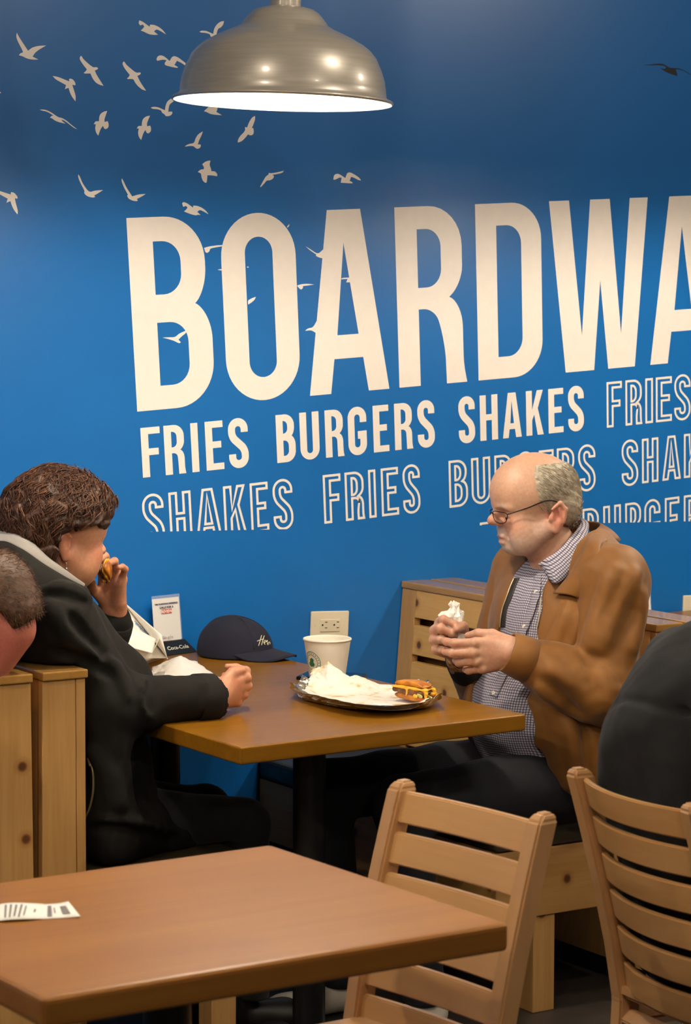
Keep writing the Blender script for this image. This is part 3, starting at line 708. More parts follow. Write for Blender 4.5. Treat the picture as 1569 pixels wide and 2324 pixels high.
    if colorf is not None:
        ca = me.color_attributes.new('Col', 'FLOAT_COLOR', 'POINT'); c = np.ones((len(V), 4), np.float32); c[:, :3] = colorf(V); ca.data.foreach_set('color', c.ravel())
    return link_mesh(name, me, mat, parent, True)
def vnoise(P, s, seed=0):
    """cheap smooth noise in [-1,1]"""
    r = np.random.default_rng(seed); o = np.zeros(len(P))
    for i in range(6):
        d = r.normal(size=3); d /= np.linalg.norm(d); o += np.sin(P@(d*s*(0.7+0.25*i))+r.uniform(0, 6.28))
    return o/6*1.6
class Frame:
    """local frame: x forward, y left, z up (rows of B), scale s"""
    def __init__(f, o, F, U=(0, 0, 1), s=1.0):
        f.o = np.array(o, float); x = unit(F); z = unit(np.array(U, float)-x*(np.array(U, float)@x)); y = np.cross(z, x); f.B = np.array([x, y, z]); f.s = s
    def p(f, *a): return f.o+(np.array(a, float)*f.s)@f.B
    def inv(f, P): return ((P-f.o)@f.B.T)/f.s
    def rc(f, a, b, ra, rb=None, k=.01, op='u'): return rc(f.p(*a), f.p(*b), ra*f.s, (ra if rb is None else rb)*f.s, k*f.s, op)
    def el(f, c, r, rot=None, k=.01, op='u'):
        B = f.B if rot is None else np.array(Matrix.Rotation(rot[0], 3, rot[1])) @ f.B
        if rot is not None:
            Rl = np.array(Matrix.Rotation(rot[0], 3, rot[1])); B = Rl.T @ f.B
        return el(f.p(*c), np.array(r)*f.s, B, k*f.s, op)
def smooth01(x, a, b): t = np.clip((x-a)/(b-a), 0, 1); return t*t*(3-2*t)
def blob(P, c, r): return np.exp(-(((P-np.array(c))/np.array(r))**2).sum(1))

def hand(o, X, T, side, s=1.0, flex=((20, 25, 15),)*4, spread=(6, 1, -4, -10), thumb=None, k=.0035, palm_k=.012):
    """o wrist, X wrist->knuckles, T thumb side; side=+1 right hand, -1 left (dorsal = T x X for left ...)"""
    X = unit(X); T = unit(np.array(T)-X*(np.array(T)@X)); Z = np.cross(X, T)*side   # dorsal normal
    pt = lambda x, t, z: np.array(o)+s*(x*X+t*T+z*Z)
    mcp = [(.090, .030, 0), (.095, .010, .003), (.089, -.010, .001), (.079, -.028, -.004)]
    ln = [(.043, .026, .021), (.047, .029, .022), (.043, .027, .021), (.034, .021, .018)]
    rr = [(.0105, .0092, .0082, .0068), (.0108, .0094, .0083, .0069), (.0102, .009, .0079, .0066), (.009, .0079, .007, .006)]
    out = [fc(pt(-.014, 0, 0), pt(.02, 0, 0), .026*s, .027*s, Z, 1.45, palm_k)]
    for i, m_ in enumerate(mcp):
        w0 = (.012, m_[1]*.55, -.002)
        out.append(rc(pt(*w0), pt(m_[0]-.004, m_[1], m_[2]-.004), .0155*s, .0120*s, palm_k))
    out.append(rc(pt(.02, .014, -.012), pt(.06, .022, -.012), .014*s, .011*s, palm_k))     # thenar side pad
    out.append(rc(pt(.02, -.02, -.010), pt(.065, -.024, -.010), .013*s, .010*s, palm_k))
    tips = []
    for i, m_ in enumerate(mcp):
        p = pt(*m_); a = 0; sp = math.radians(spread[i]); q = p
        for j in range(3):
            a += math.radians(flex[i][j]); d = math.cos(a)*(math.cos(sp)*X+math.sin(sp)*T)-math.sin(a)*Z
            e = q+d*ln[i][j]*s; out.append(rc(q, e, rr[i][j]*s, rr[i][j+1]*s, k if j else .006)); q = e
            if j < 2: out.append(el(e+Z*.001*s*math.cos(a), np.array([1.04, 1.04, 1.04])*rr[i][j+1]*s, None, k))
        out.append(el(p+Z*.003*s, np.array([.0105, .0105, .0105])*s, None, .006)); tips.append(q)
    th = thumb or [(.022, .024, -.010), (.052, .046, -.018), (.082, .055, -.020), (.106, .054, -.018)]
    tr = [.0155, .0125, .0108, .0080]
    for j in range(3): out.append(rc(pt(*th[j]), pt(*th[j+1]), tr[j]*s, tr[j+1]*s, .008 if j == 0 else k))
    tips.append(pt(*th[3]))
    return out, tips

def skin_mat(name, rough=0.48):
    M = NT(name); M.set(rough=rough, sss=0.12); M.b.inputs['Subsurface Radius'].default_value = (0.012, 0.005, 0.003); M.b.inputs['Subsurface Scale'].default_value = 0.5
    a = M.node('ShaderNodeAttribute', attribute_name='Col'); v = M.coord()
    n = M.noise(v, 140, 3); c = M.mix(1.0, a.outputs['Color'], M.ramp(n, [(0.3, (0.9, 0.87, 0.86, 1)), (0.7, (1.06, 1.06, 1.06, 1))]), 'MULTIPLY')
    M.color(c); M.bump(M.noise(v, 700, 2), 0.12, 0.0006); return M.m
skin_mat('skin')
def hair_mat(name, dark, light, scale=(1, 1, 1), rough=0.45):
    M = NT(name); M.set(rough=rough)
    a = M.node('ShaderNodeAttribute', attribute_name='rnd')
    n = M.noise(M.coord(scale), 90, 3, 0.6)
    c = M.mix(0.5, M.ramp(n, [(0.3, lin(dark)), (0.72, lin(light))]), M.ramp(a.outputs['Fac'], [(0.0, lin(dark)), (1.0, lin(light))]))
    M.color(c); M.bump(n, 0.5, 0.002); return M.m
def cloth(name, col, rough=0.8, weave=900, bump=0.2, sheen=0.1, var=0.12):
    M = NT(name); M.set(rough=rough, sheen=sheen)
    v = M.coord(); c = lin(col); n = M.noise(v, 18, 4)
    M.color(M.ramp(n, [(0.3, tuple(x*(1-var) for x in c[:3])+(1,)), (0.7, tuple(x*(1+var) for x in c[:3])+(1,))]))
    M.bump(M.noise(v, weave, 2), bump, 0.0008); return M.m
def strands(name, roots, paths_fn, mat, parent, r0=.0007, n=3):
    """many hair strands joined into one part; each carries a random value for its tone"""
    pa = [q for q in (paths_fn(p) for p in roots) if q is not None]; pa = np.array(pa); S, m_ = pa.shape[:2]
    t = np.gradient(pa, axis=1); t /= np.linalg.norm(t, axis=2, keepdims=True)+1e-12
    up = np.array([.3, .2, .93]); u = np.cross(t, up); u /= np.linalg.norm(u, axis=2, keepdims=True)+1e-12; v = np.cross(t, u)
    rad = r0*(1-.75*(np.arange(m_)/(m_-1))**2); ang = 2*np.pi*np.arange(n)/n
    vs = pa[:, :, None, :]+rad[None, :, None, None]*(np.cos(ang)[None, None, :, None]*u[:, :, None, :]+np.sin(ang)[None, None, :, None]*v[:, :, None, :])
    base = (np.arange(S)*m_*n)[:, None, None]; ring = (np.arange(m_-1)*n)[None, :, None]; k = np.arange(n)[None, None, :]; k2 = (k+1) % n
    Q = np.stack([base+ring+k, base+ring+k2, base+ring+n+k2, base+ring+n+k], -1).reshape(-1, 4); vs = vs.reshape(-1, 3)
    me = bpy.data.meshes.new(name); me.vertices.add(len(vs)); me.vertices.foreach_set('co', vs.astype(np.float32).ravel())
    me.loops.add(len(Q)*4); me.loops.foreach_set('vertex_index', Q.astype(np.int32).ravel()); me.polygons.add(len(Q)); me.polygons.foreach_set('loop_start', np.arange(0, len(Q)*4, 4, dtype=np.int32)); me.polygons.foreach_set('loop_total', np.full(len(Q), 4, np.int32)); me.update(calc_edges=True)
    ob = link_mesh(name, me, mat, parent, True)
    at = ob.data.attributes.new('rnd', 'FLOAT', 'POINT'); at.data.foreach_set('value', np.repeat(np.random.default_rng(1).random(S), m_*n).astype(np.float32)); return ob
def person(label, loc, group=None): return thing('person', label, 'person', loc)
# ------------------------------------------------------------------ person: bald man in the brown jacket
def hits(prims, xy, start=4.2, post=None, off=0.0):
    """points where the view rays of photo pixels meet a shape, pulled out by off"""
    v = np.array([unit(ray(x, y)) for x, y in xy]); t = np.full(len(v), start)
    for _ in range(70):
        d = fieldv(prims, CAM+v*t[:, None], post); t = t+np.where(d > 4e-4, d*.85, 0)
        if (d < 6e-4).all(): break
    return CAM+v*(t-off)[:, None]
def hit(prims, x, y, post=None, off=0.0): return hits(prims, [(x, y)], 4.2, post, off)[0]
def ridge(prims, pts, r, k=.012, out=.0, op='u'):
    """fold along photo points on the garment surface; half sunk"""
    q = [np.array(p, float) for p in pts]; q = spline(q, max(2, int(np.linalg.norm(q[-1]-q[0])/len(q)/11)))
    H = hits(prims, q, off=(.62*r if op == 's' else -.5*r))
    return [rc(H[i], H[i+1], r, r, k, op) for i in range(len(H)-1) if np.linalg.norm(H[i+1]-H[i]) < .05]
def sheet(name, A, B, mat, parent, thick=.003, seg=6, cols=5, bulge=0.0, bdir=None):
    """lofted cloth strip between two edge curves, with thickness"""
    a = spline(A, seg); b = spline(B, seg); n = len(a); vs, fs = [], []
    bd = np.zeros(3) if bdir is None else unit(bdir)
    for i in range(n):
        for j in range(cols):
            t = j/(cols-1); vs.append(a[i]*(1-t)+b[i]*t+bd*bulge*math.sin(math.pi*t))
    for i in range(n-1):
        for j in range(cols-1): fs.append((i*cols+j, i*cols+j+1, (i+1)*cols+j+1, (i+1)*cols+j))
    o = mesh_obj(name, vs, fs, mat, parent, True)
    md = o.modifiers.new('thickness', 'SOLIDIFY'); md.thickness = thick; md.offset = 0
    return o
def shoe(root, heel, fwd, mat, L=.28):
    f = Frame(heel, fwd); s = L/.28
    pr_ = [f.rc((.03*s, 0, .035), (.20*s, 0, .03), .034, .036, .03), f.el((.21*s, 0, .028), (.06, .045, .026), None, .02), f.rc((.03, 0, .05), (.05, 0, .10), .034, .04, .03), hs(f.p(0, 0, .004), (0, 0, -1), .004)]
    return sdf_mesh('shoe', pr_, .006, mat, root)

M_root = person('bald man in a brown jacket and checked shirt wiping his fingers', (3.5, -.98, .45))
O_ear = onY(1263, 1174, -1.045); F_m = unit((-.95, .30, 0)); L_m = np.cross((0, 0, 1), F_m)
Hm_ = Frame(O_ear-L_m*.075, F_m, (0, 0, 1), .955)
h = Hm_
def man_head():
    P = [h.el((.030, 0, .066), (.1075, .079, .088)),
         h.el((.050, 0, -.012), (.062, .064, .082), None, .03),
         h.el((.055, 0, .050), (.077, .072, .065), None, .03)]
    for s in (-1, 1):
        P += [h.rc((.018, s*.060, -.030), (.075, s*.034, -.078), .020, .016, .03),
              h.el((.084, s*.040, -.022), (.026, .022, .024), None, .025),
              h.el((.070, s*.048, -.050), (.030, .020, .030), None, .03),
              h.rc((.124, s*.010, .026), (.108, s*.048, .022), .0095, .008, .012)]
    P += [h.el((.086, 0, -.078), (.020, .024, .017), None, .022), h.rc((.098, -.012, -.074), (.098, .012, -.074), .008, .008, .012),
          h.el((.093, 0, -.045), (.023, .030, .022), None, .02)]
    for s in (-1, 1): P += [h.el((.125, s*.030, .003), (.018, .018, .013), None, .012, 's'), h.el((.0985, s*.031, .002), (.0150, .0180, .0145), None, .005), h.rc((.116, s*.018, -.0035), (.108, s*.046, -.0045), .0016, .0014, .002, 's'), h.el((.104, s*.033, -.018), (.010, .014, .006), None, .008)]
    P += [h.rc((.117, 0, .020), (.135, 0, -.007), .0082, .0112, .010), h.el((.1370, 0, -.013), (.0130, .0138, .0112), None, .008)]
    for s in (-1, 1): P += [h.el((.124, s*.0125, -.016), (.0125, .0085, .0088), None, .005), h.el((.127, s*.0065, -.025), (.005, .0035, .0035), None, .003, 's')]
    P += [h.rc((.1135, -.018, -.052), (.1135, .018, -.052), .0055, .0055, .008), h.rc((.1105, -.014, -.064), (.1105, .014, -.064), .0062, .0062, .007),
          h.rc((.1195, -.021, -.0585), (.1195, .021, -.0585), .0042, .0042, .004, 's')]
    for s in (-1, 1):   # ears
        e = lambda x, z, y=0: (x, s*(.0765+y), z)
        P += [h.el(e(-.004, .002, .004), (.018, .0085, .034), None, .008), h.rc(e(.012, .020, .009), e(-.006, .036, .012), .0045, .005, .004), h.rc(e(-.006, .036, .012), e(-.021, .020, .013), .005, .005, .004),
              h.rc(e(-.021, .020, .013), e(-.017, -.012, .010), .005, .0045, .004), h.el(e(.000, -.030, .004), (.010, .006, .011), None, .006), h.el(e(.001, .004, .014), (.010, .009, .019), None, .004, 's'), h.rc(e(-.004, .022, .011), e(-.011, .0, .010), .003, .003, .003), h.el(e(.014, -.002, .003), (.006, .005, .009), None, .006)]
    # neck with a soft jowl
    P += [h.rc((-.006, 0, -.050), (-.040, 0, -.150), .052, .060, .025), h.el((.040, 0, -.078), (.034, .036, .018), None, .02)]
    # forehead and cheek creases
    P += [h.rc((.116, .026, -.030), (.100, .040, -.058), .002, .0015, .006, 's'), h.rc((.112, .040, -.012), (.098, .052, -.020), .0014, .0012, .004, 's')]
    return P
SN, SF = onY(1392, 1318, -1.165), V3(3.56, -.80, 1.0)
EN, WN = onY(1372, 1572, -1.215), onY(1160, 1482, -1.125)
EF, WF = onY(1108, 1592, -.79), onY(1056, 1490, -.885)
lh_o = onY(1176, 1480, -1.135); lh, lt = hand(lh_o, onY(1086, 1490, -1.085)-lh_o, (0.1, -.12, 1), -1, 1.06, ((14, 34, 22), (18, 44, 26), (26, 52, 30), (28, 46, 28)), (4, 2, -2, -8), [(.022, .022, -.012), (.050, .040, -.020), (.080, .044, -.030), (.102, .040, -.040)])
rh_o = onY(1050, 1472, -.905); rh, rt = hand(rh_o, onY(952, 1424, -.93)-rh_o, (0.05, 0, 1), 1, 1.06, ((52, 92, 48), (58, 95, 50), (62, 98, 50), (64, 95, 48)), (5, 1, -3, -8), [(.025, .024, -.014), (.055, .036, -.036), (.078, .030, -.052), (.096, .020, -.062)])
body = man_head()
body += [rc((3.555, -.98, 1.02), (3.53, -.98, .62), .075, .07, .05)]
body += chain([SN+V3(.01, .05, 0), SN, EN, WN, lh_o], [.04, .032, .027, .026, .027], .03)+chain([SF-V3(0, .05, 0), SF, EF, WF, rh_o], [.04, .032, .027, .026, .027], .03)+lh+rh
def man_col(P):
    q = h.inv(P); base = np.tile(np.array(lin('#c2977b')[:3]), (len(P), 1)); n = vnoise(P, 260, 3)*.5+.5
    red = np.array(lin('#c4604a')[:3]); wht = np.array(lin('#d3c8bd')[:3])
    hd = (np.abs(q) < .19).all(1)
    w_ = np.zeros(len(P))
    for c, r, a in [((.134, 0, -.014), (.016, .016, .016), .75), ((0, .080, .0), (.03, .03, .045), .55), ((0, -.080, 0), (.03, .03, .045), .55), ((.100, .045, -.02), (.025, .03, .022), .40), ((.10, -.045, -.02), (.025, .03, .022), .40), ((.116, 0, -.0585), (.012, .024, .010), .85), ((-.0, .05, -.10), (.05, .05, .04), .25)]:
        w_ = np.maximum(w_, a*blob(q, c, r))
    w_ *= hd
    base = base*(1-w_[:, None])+red*w_[:, None]
    bw = np.zeros(len(P))
    for c, r, a in [((.105, 0, -.078), (.035, .040, .024), .9), ((.075, .045, -.062), (.040, .03, .028), .8), ((.075, -.045, -.062), (.040, .03, .028), .8), ((.112, 0, -.043), (.022, .034, .008), .85), ((.030, .068, -.035), (.028, .02, .03), .45), ((.030, -.068, -.035), (.028, .02, .03), .45), ((.122, .032, .027), (.012, .022, .005), .5), ((.122, -.032, .027), (.012, .022, .005), .5)]:
        bw = np.maximum(bw, a*blob(q, c, r))
    bw *= hd*(.6+.4*n)
    base = base*(1-bw[:, None])+wht*bw[:, None]
    hands = ~hd; hr = (hands*.22*(.5+.5*vnoise(P, 120, 5)))[:, None]
    return np.clip(base*(1-hr)+red*hr, 0, 1)
sdf_mesh('body', body, .0029, 'skin', M_root, None, man_col, 1)
# eyes
plain('eye_white', '#cfc3b8', 0.25, var=.01); plain('iris_dark', '#2a2320', 0.2)
def eye(hf, c, r, root, look):
    e = sdf_mesh('eye', [el(hf.p(*c), r)], r/6, 'eye_white', root); d = unit(look)
    ir = sdf_mesh('iris', [el(hf.p(*c)+d*r*.80, (r*.45,)*3)], r/8, 'iris_dark', e); return e
for s in (-1, 1):
    eye(h, (.1012, s*.031, -.001), .0104, M_root, h.p(1, 0, -.45)-h.p(0, 0, 0))
# grey hair round the back and sides
hair_mat('hair_grey', '#8a7d69', '#dccfb6', (1, 1, 1), .5)
hr_ = [h.el((.028, 0, .066), (.1115, .0845, .092)), h.el((-.030, 0, .020), (.058, .070, .055), None, .03),
       h.el((.060, 0, .176), (.120, .068, .076), None, .02, 's'), h.el((.118, 0, .085), (.068, .13, .12), None, .022, 's'),
       h.el((.045, .08, -.030), (.050, .030, .040), None, .01, 's'), h.el((.045, -.08, -.030), (.050, .030, .040), None, .01, 's'),
       h.el((-.004, .090, -.004), (.022, .022, .036), None, .006, 's'), h.el((-.004, -.090, -.004), (.022, .022, .036), None, .006, 's'), hs(h.p(0, 0, -.014), h.p(.25, 0, -1)-h.p(0, 0, 0), .006)]
hobj = sdf_mesh('hair', hr_, .003, 'hair_grey', M_root, lambda P: .0014*vnoise(P, 420, 9))
hv = np.empty(len(hobj.data.vertices)*3, np.float32); hobj.data.vertices.foreach_get('co', hv); hv = hv.reshape(-1, 3)
hq = h.inv(hv); outer = hv[((hq-np.array([.028, 0, .066]))**2/np.array([.1115, .0845, .092])**2).sum(1) > .86]
def hair_path(p):
    q = h.inv(p[None])[0]; n = unit((q-np.array([.02, 0, .05]))/np.array([1.2, .8, 1])); d = unit(np.array([-.8, 0, -.75+.3*random.random()])+.18*np.random.default_rng(int(abs(q[0]*1e6)) % 9999).normal(size=3)); d = unit(d-n*(d@n)*.93)
    L = .016+.010*random.random(); return [h.p(*(q+d*L*t+n*(.0012*math.sin(t*3)-.004*t*t))) for t in (0, .35, .7, 1)]
hs_ob = strands('hair_strands', [outer[i] for i in rng.choice(len(outer), 2600)], hair_path, 'hair_grey', hobj, .00055)
# glasses
plain('frame_dark', '#241d1a', 0.3, 0.6)
_M = NT('lens_glass'); _M.set(rough=0.02, trans=1.0, ior=1.1, color=(.97, .96, .95, 1))
g = tube('eyeglasses', [h.p(*c) for c in spline([(.121, .0655, .008), (.075, .080, .024), (.022, .0835, .042), (-.012, .086, .030), (-.022, .086, .006)], 6)], .0014, 'frame_dark', M_root, 6)
tube('temple_arm', [h.p(*c) for c in spline([(.121, -.0655, .008), (.075, -.080, .024), (.022, -.0835, .042), (-.012, -.086, .030)], 6)], .0014, 'frame_dark', g, 6)
for s in (-1, 1):
    loop = spline([(.1215, s*.0640, .009), (.1335, s*.036, .0125), (.1385, s*.012, .0115), (.1385, s*.0105, -.001), (.1350, s*.019, -.0125), (.1290, s*.042, -.0155), (.1225, s*.0610, -.009)], 5, True)
    rim = tube('lens_rim', [h.p(*c) for c in loop], .0011, 'frame_dark', g, 6, True)
    n = len(loop); cc = sum(loop)/n
    mesh_obj('lens', [h.p(*c) for c in loop]+[h.p(*(cc+np.array([.0025, 0, 0])))]+[h.p(*(c-np.array([.0012, 0, 0]))) for c in loop]+[h.p(*(cc+np.array([.0013, 0, 0])))], [(i, (i+1) % n, n) for i in range(n)]+[((i+1) % n+n+1, i+n+1, 2*n+1) for i in range(n)], 'lens_glass', g, True)
tube('bridge', [h.p(*c) for c in spline([(.1385, -.0105, .006), (.1415, 0, .009), (.1385, .0105, .006)], 5)], .0011, 'frame_dark', g, 6)

# checked shirt
def check_mat(name, rot=(0, 0, 0), sc=(1, 1, 1)):
    M = NT(name); M.set(rough=.8)
    v = M.coord(sc, rot); sp = M.node('ShaderNodeSeparateXYZ'); M.link(v, sp.inputs[0])
    nz = M.noise(M.coord(), 12, 2)
    def line(sock, freq, wd, k):
        wob = M.node('ShaderNodeMath', operation='MULTIPLY_ADD'); M.link(nz, wob.inputs[0]); wob.inputs[1].default_value = .012; M.link(sock, wob.inputs[2])
        a = M.node('ShaderNodeMath', operation='MULTIPLY'); M.link(wob.outputs[0], a.inputs[0]); a.inputs[1].default_value = freq
        f_ = M.node('ShaderNodeMath', operation='FRACT'); M.link(a.outputs[0], f_.inputs[0])
        l = M.node('ShaderNodeMath', operation='LESS_THAN'); M.link(f_.outputs[0], l.inputs[0]); l.inputs[1].default_value = wd; return l.outputs[0]
    l1, l2 = line(sp.outputs[1], 175, .34, 0), line(sp.outputs[2], 175, .34, 1)
    c = M.mix(l1, lin('#bdb8c0'), lin('#625d6e')); c = M.mix(l2, c, M.mix(l1, lin('#625d6e'), lin('#35313f')))
    M.color(c); M.bump(M.noise(M.coord(), 900, 2), .15, .0006); return M.m
check_mat('shirt_check'); check_mat('shirt_check_collar', (0, .6, 1.5708))
torso = [el((3.480, -.985, .690), (.165, .178, .165), None, .05), el((3.525, -.98, .88), (.128, .180, .165), None, .06), el((3.555, -.98, .985), (.088, .165, .080), None, .05), el((3.515, -.98, .57), (.15, .175, .10), None, .05)]
shirt = torso+[hs((0, 0, 1.045), (-.25, 0, 1), .01), hs((0, 0, .515), (0, 0, -1), .01)]
sw = lambda P: .0028*vnoise(P*np.array([1, 1, .55]), 62, 21)
sh_o = sdf_mesh('shirt', shirt, .005, 'shirt_check', M_root, sw)
plain('button_white', '#e8e0d0', .35, var=.01)
for i, (x, y) in enumerate([(1218, 1344), (1191, 1422), (1121, 1573)]):
    p = hit(shirt, x, y, post=sw); n = unit(p-V3(3.53, -.98, p[2])); f_ = Frame(p, n)
    sdf_mesh('button', [f_.el((.0012, 0, 0), (.0022, .0058, .0058)), f_.el((.0042, 0, 0), (.0022, .004, .004), None, .001, 's')], .0008, 'button_white', sh_o)
pl = [p for p in hits(shirt, [(1222, 1300), (1217, 1344), (1205, 1385), (1190, 1425), (1165, 1485), (1140, 1535), (1120, 1580)], post=sw, off=.0015)]
sheet('placket', [p+V3(0, .014, 0) for p in pl], [p-V3(0, .014, 0) for p in pl], 'shirt_check', sh_o, .0025)
sheet('shirt_collar', [onY(1318, 1178, -.985), onY(1320, 1184, -1.02), onY(1309, 1204, -1.045), onY(1271, 1246, -1.058), onY(1238, 1270, -1.045), onY(1222, 1280, -1.015)],
      [onY(1330, 1186, -.985), onY(1336, 1194, -1.03), onY(1326, 1238, -1.075), onY(1290, 1303, -1.095), onY(1259, 1324, -1.092), onY(1238, 1298, -1.045)], 'shirt_check_collar', M_root, .004, 6, 6, .006, (0, -1, .2))
sheet('shirt_collar', [onY(1318, 1178, -.985), onY(1280, 1200, -.93), onY(1232, 1240, -.915), onY(1205, 1268, -.935), onY(1208, 1284, -.965)],
      [onY(1330, 1186, -.985), onY(1290, 1210, -.90), onY(1225, 1262, -.885), onY(1184, 1280, -.90), onY(1206, 1318, -.945)], 'shirt_check_collar', M_root, .004, 6, 6)

# brown zip jacket
M_ = NT('jacket_brown'); M_.set(rough=.62, sheen=.15, spec=.35)
_v = M_.coord(); M_.color(M_.ramp(M_.noise(_v, 9, 4), [(.3, lin('#6f450f')), (.7, lin('#805218'))])); M_.bump(M_.noise(_v, 700, 2), .12, .0006)
plain('jacket_lining', '#1c130d', .6); plain('zip_metal', '#b5a98c', .35, .7)
jk = [el((3.490, -.985, .690), (.185, .205, .185), None, .05), el((3.540, -.98, .88), (.150, .212, .170), None, .06), el((3.575, -.98, .990), (.105, .190, .085), None, .05), el((3.54, -.985, .58), (.165, .20, .11), None, .05),
      rc((3.585, -1.03, 1.055), (3.585, -.93, 1.055), .075, .075, .05)]
sl = [rc(SN+V3(.012, .045, .012), SN, .074, .079, .04), rc(SN, EN, .080, .071, .035), rc(EN, EN+(WN-EN)*.55, .072, .064, .03), rc(EN+(WN-EN)*.5, WN+(EN-WN)*.10, .064, .047, .02)]
sf = [rc(SF, EF, .076, .066, .04), rc(EF, WF, .064, .046, .025)]
jk += [rc(SN+V3(.01, .06, .012), SN+V3(0, .01, .01), .074, .070, .05), rc(SF-V3(0, .05, 0), SF, .078, .076, .05)]
# drape of the near front panel beside the belly
jk += [rc(onY(1262, 1600, -1.165), onY(1300, 1770, -1.165), .030, .028, .05), rc(onY(1330, 1560, -1.16), onY(1345, 1800, -1.15), .045, .045, .05)]
# front opening
for (x, y, z, hw, hz) in [(3.44, -.984, 1.03, .056, .06), (3.40, -.988, .99, .056, .07), (3.37, -.998, .925, .067, .08), (3.34, -1.000, .857, .080, .08), (3.30, -.998, .765, .108, .09), (3.28, -1.022, .68, .116, .09), (3.30, -1.016, .59, .135, .09), (3.34, -1.01, .50, .165, .08)]:
    jk.append(el((x, y, z), (.17, hw, hz), None, .012, 's'))
jk += [el((3.545, -.975, 1.10), (.085, .088, .10), None, .01, 's'), hs((0, 0, .478), (0, 0, -1), .006)]
# cuff mouths
wd = unit(WN-EN); sl0 = list(sl); sl.append(rc(WN-wd*.022, WN+wd*.06, .036, .040, .003, 's')); wf = unit(WF-EF); sf.append(rc(WF-wf*.02, WF+wf*.06, .036, .040, .003, 's'))
base_jk = list(jk)
def jr(pts, r, k=.012, out=-.004): return ridge(base_jk, pts, r, k, out)
def jg(pts, r, k=.012, out=-.001): return ridge(base_jk, pts, r*.8, .02, out, 's')
fold = jr([(1300, 1380), (1278, 1430), (1258, 1478)], .012, .024)+jr([(1322, 1395), (1304, 1450), (1288, 1492)], .010, .022)
fold += jr([(1345, 1660), (1352, 1740), (1345, 1800)], .012, .024)+jr([(1290, 1640), (1300, 1700), (1318, 1770)], .010, .022)
jk += fold
def sr(pts, r, k=.02): return ridge(sl0, pts, r, k)
sl += sr([(1392, 1300), (1374, 1360), (1356, 1420), (1345, 1470)], .013, .026)+sr([(1440, 1300), (1412, 1360), (1384, 1420), (1362, 1470)], .012, .024)+sr([(1452, 1350), (1448, 1410), (1436, 1470)], .012, .024)
sl += sr([(1340, 1530), (1362, 1545), (1378, 1572), (1380, 1605)], .010, .014)+sr([(1368, 1520), (1390, 1545), (1402, 1580)], .009, .014)+sr([(1310, 1520), (1340, 1560), (1350, 1610)], .010, .018)
sl += sr([(1255, 1520), (1290, 1545), (1320, 1575), (1335, 1610)], .009, .026)+sr([(1225, 1560), (1280, 1600), (1340, 1628)], .008, .024)
jw = lambda P: .0022*vnoise(P, 48, 31)+.0010*vnoise(P, 120, 32)
J = sdf_mesh('jacket', jk, .0050, 'jacket_brown', M_root, jw)
sdf_mesh('sleeve', sl, .0042, 'jacket_brown', M_root, jw); sdf_mesh('sleeve', sf, .0055, 'jacket_brown', M_root, jw)
# collar, cuffs, zips
ci = [V3(3.640, -.93, 1.130), V3(3.640, -1.00, 1.128)]+list(hits(base_jk, [(1336, 1222), (1318, 1258), (1290, 1308), (1257, 1347)], off=.012))
co_ = [V3(3.680, -.92, 1.090), V3(3.685, -1.02, 1.090)]+list(hits(base_jk, [(1368, 1236), (1360, 1274), (1344, 1320), (1322, 1360)], off=.009))
sheet('jacket_collar', ci, co_, 'jacket_brown', J, .005, 8, 8, .010, (-.3, -1, .5))
sheet('jacket_collar', [onY(1318, 1176, -.93), onY(1270, 1200, -.86), onY(1215, 1245, -.84), onY(1185, 1283, -.86), onY(1182, 1320, -.905)],
      [onY(1340, 1186, -.92), onY(1280, 1215, -.81), onY(1215, 1262, -.79), onY(1170, 1290, -.815), onY(1160, 1318, -.875)], 'jacket_brown', J, .005, 8, 6)
def ring_at(c, d, r0, r1, L, mat, parent, name):
    f_ = Frame(c, d); n = 40; vs, fs = [], []
    prof = [(0, r0), (L*.05, r0+.003), (L*.5, (r0+r1)/2+.004), (L*.95, r1+.003), (L, r1), (L*.98, r1-.004), (L*.2, r1-.006)]
    for (x, r) in prof:
        for k in range(n):
            a = 2*math.pi*k/n; vs.append(f_.p(x, r*math.cos(a), r*math.sin(a)*.95))
    for i in range(len(prof)-1):
        for k in range(n): fs.append((i*n+k, i*n+(k+1) % n, (i+1)*n+(k+1) % n, (i+1)*n+k))
    return mesh_obj(name, vs, fs, mat, parent, True)
ring_at(WN-wd*.052, wd, .0520, .0470, .062, 'jacket_brown', J, 'cuff')
ring_at(WF-wf*.058, wf, .050, .046, .062, 'jacket_lining', J, 'cuff')
def front_of(xs, y):
    """per photo column: is the jacket (True) or the shirt in front, and the point seen"""
    q = [(x, y) for x in xs]; A_j, A_s = hits(base_jk, q), hits(shirt, q); dj, ds_ = np.linalg.norm(A_j-CAM, axis=1), np.linalg.norm(A_s-CAM, axis=1)
    okj = fieldv(base_jk, A_j) < .004; oks = fieldv(shirt, A_s) < .004; dj = np.where(okj, dj, 99); ds_ = np.where(oks, ds_, 99)
    return dj < ds_, np.where((dj < ds_)[:, None], A_j, A_s), np.minimum(dj, ds_) < 90
def opening_edges(y):
    xs = np.arange(1110, 1275, 2.0); j, P_, ok = front_of(xs, y); sh_ = np.argwhere(ok & ~j)[:, 0]
    return (xs[sh_[0]], xs[sh_[-1]]) if len(sh_) else None
ed = [(opening_edges(y), y) for y in (1312, 1335, 1358, 1380, 1402, 1424)]; ed = [e for e in ed if e[0] is not None]
def seen(pts, off): return [front_of([x], y)[1][0]-unit(ray(x, y))*off for x, y in pts]
far_zip = seen([(e[0]-3, y) for e, y in ed], .004) if len(ed) > 2 else None
near_zip = seen([(e[1]+2, y) for e, y in ed if y > 1340], .003) if len(ed) > 2 else None
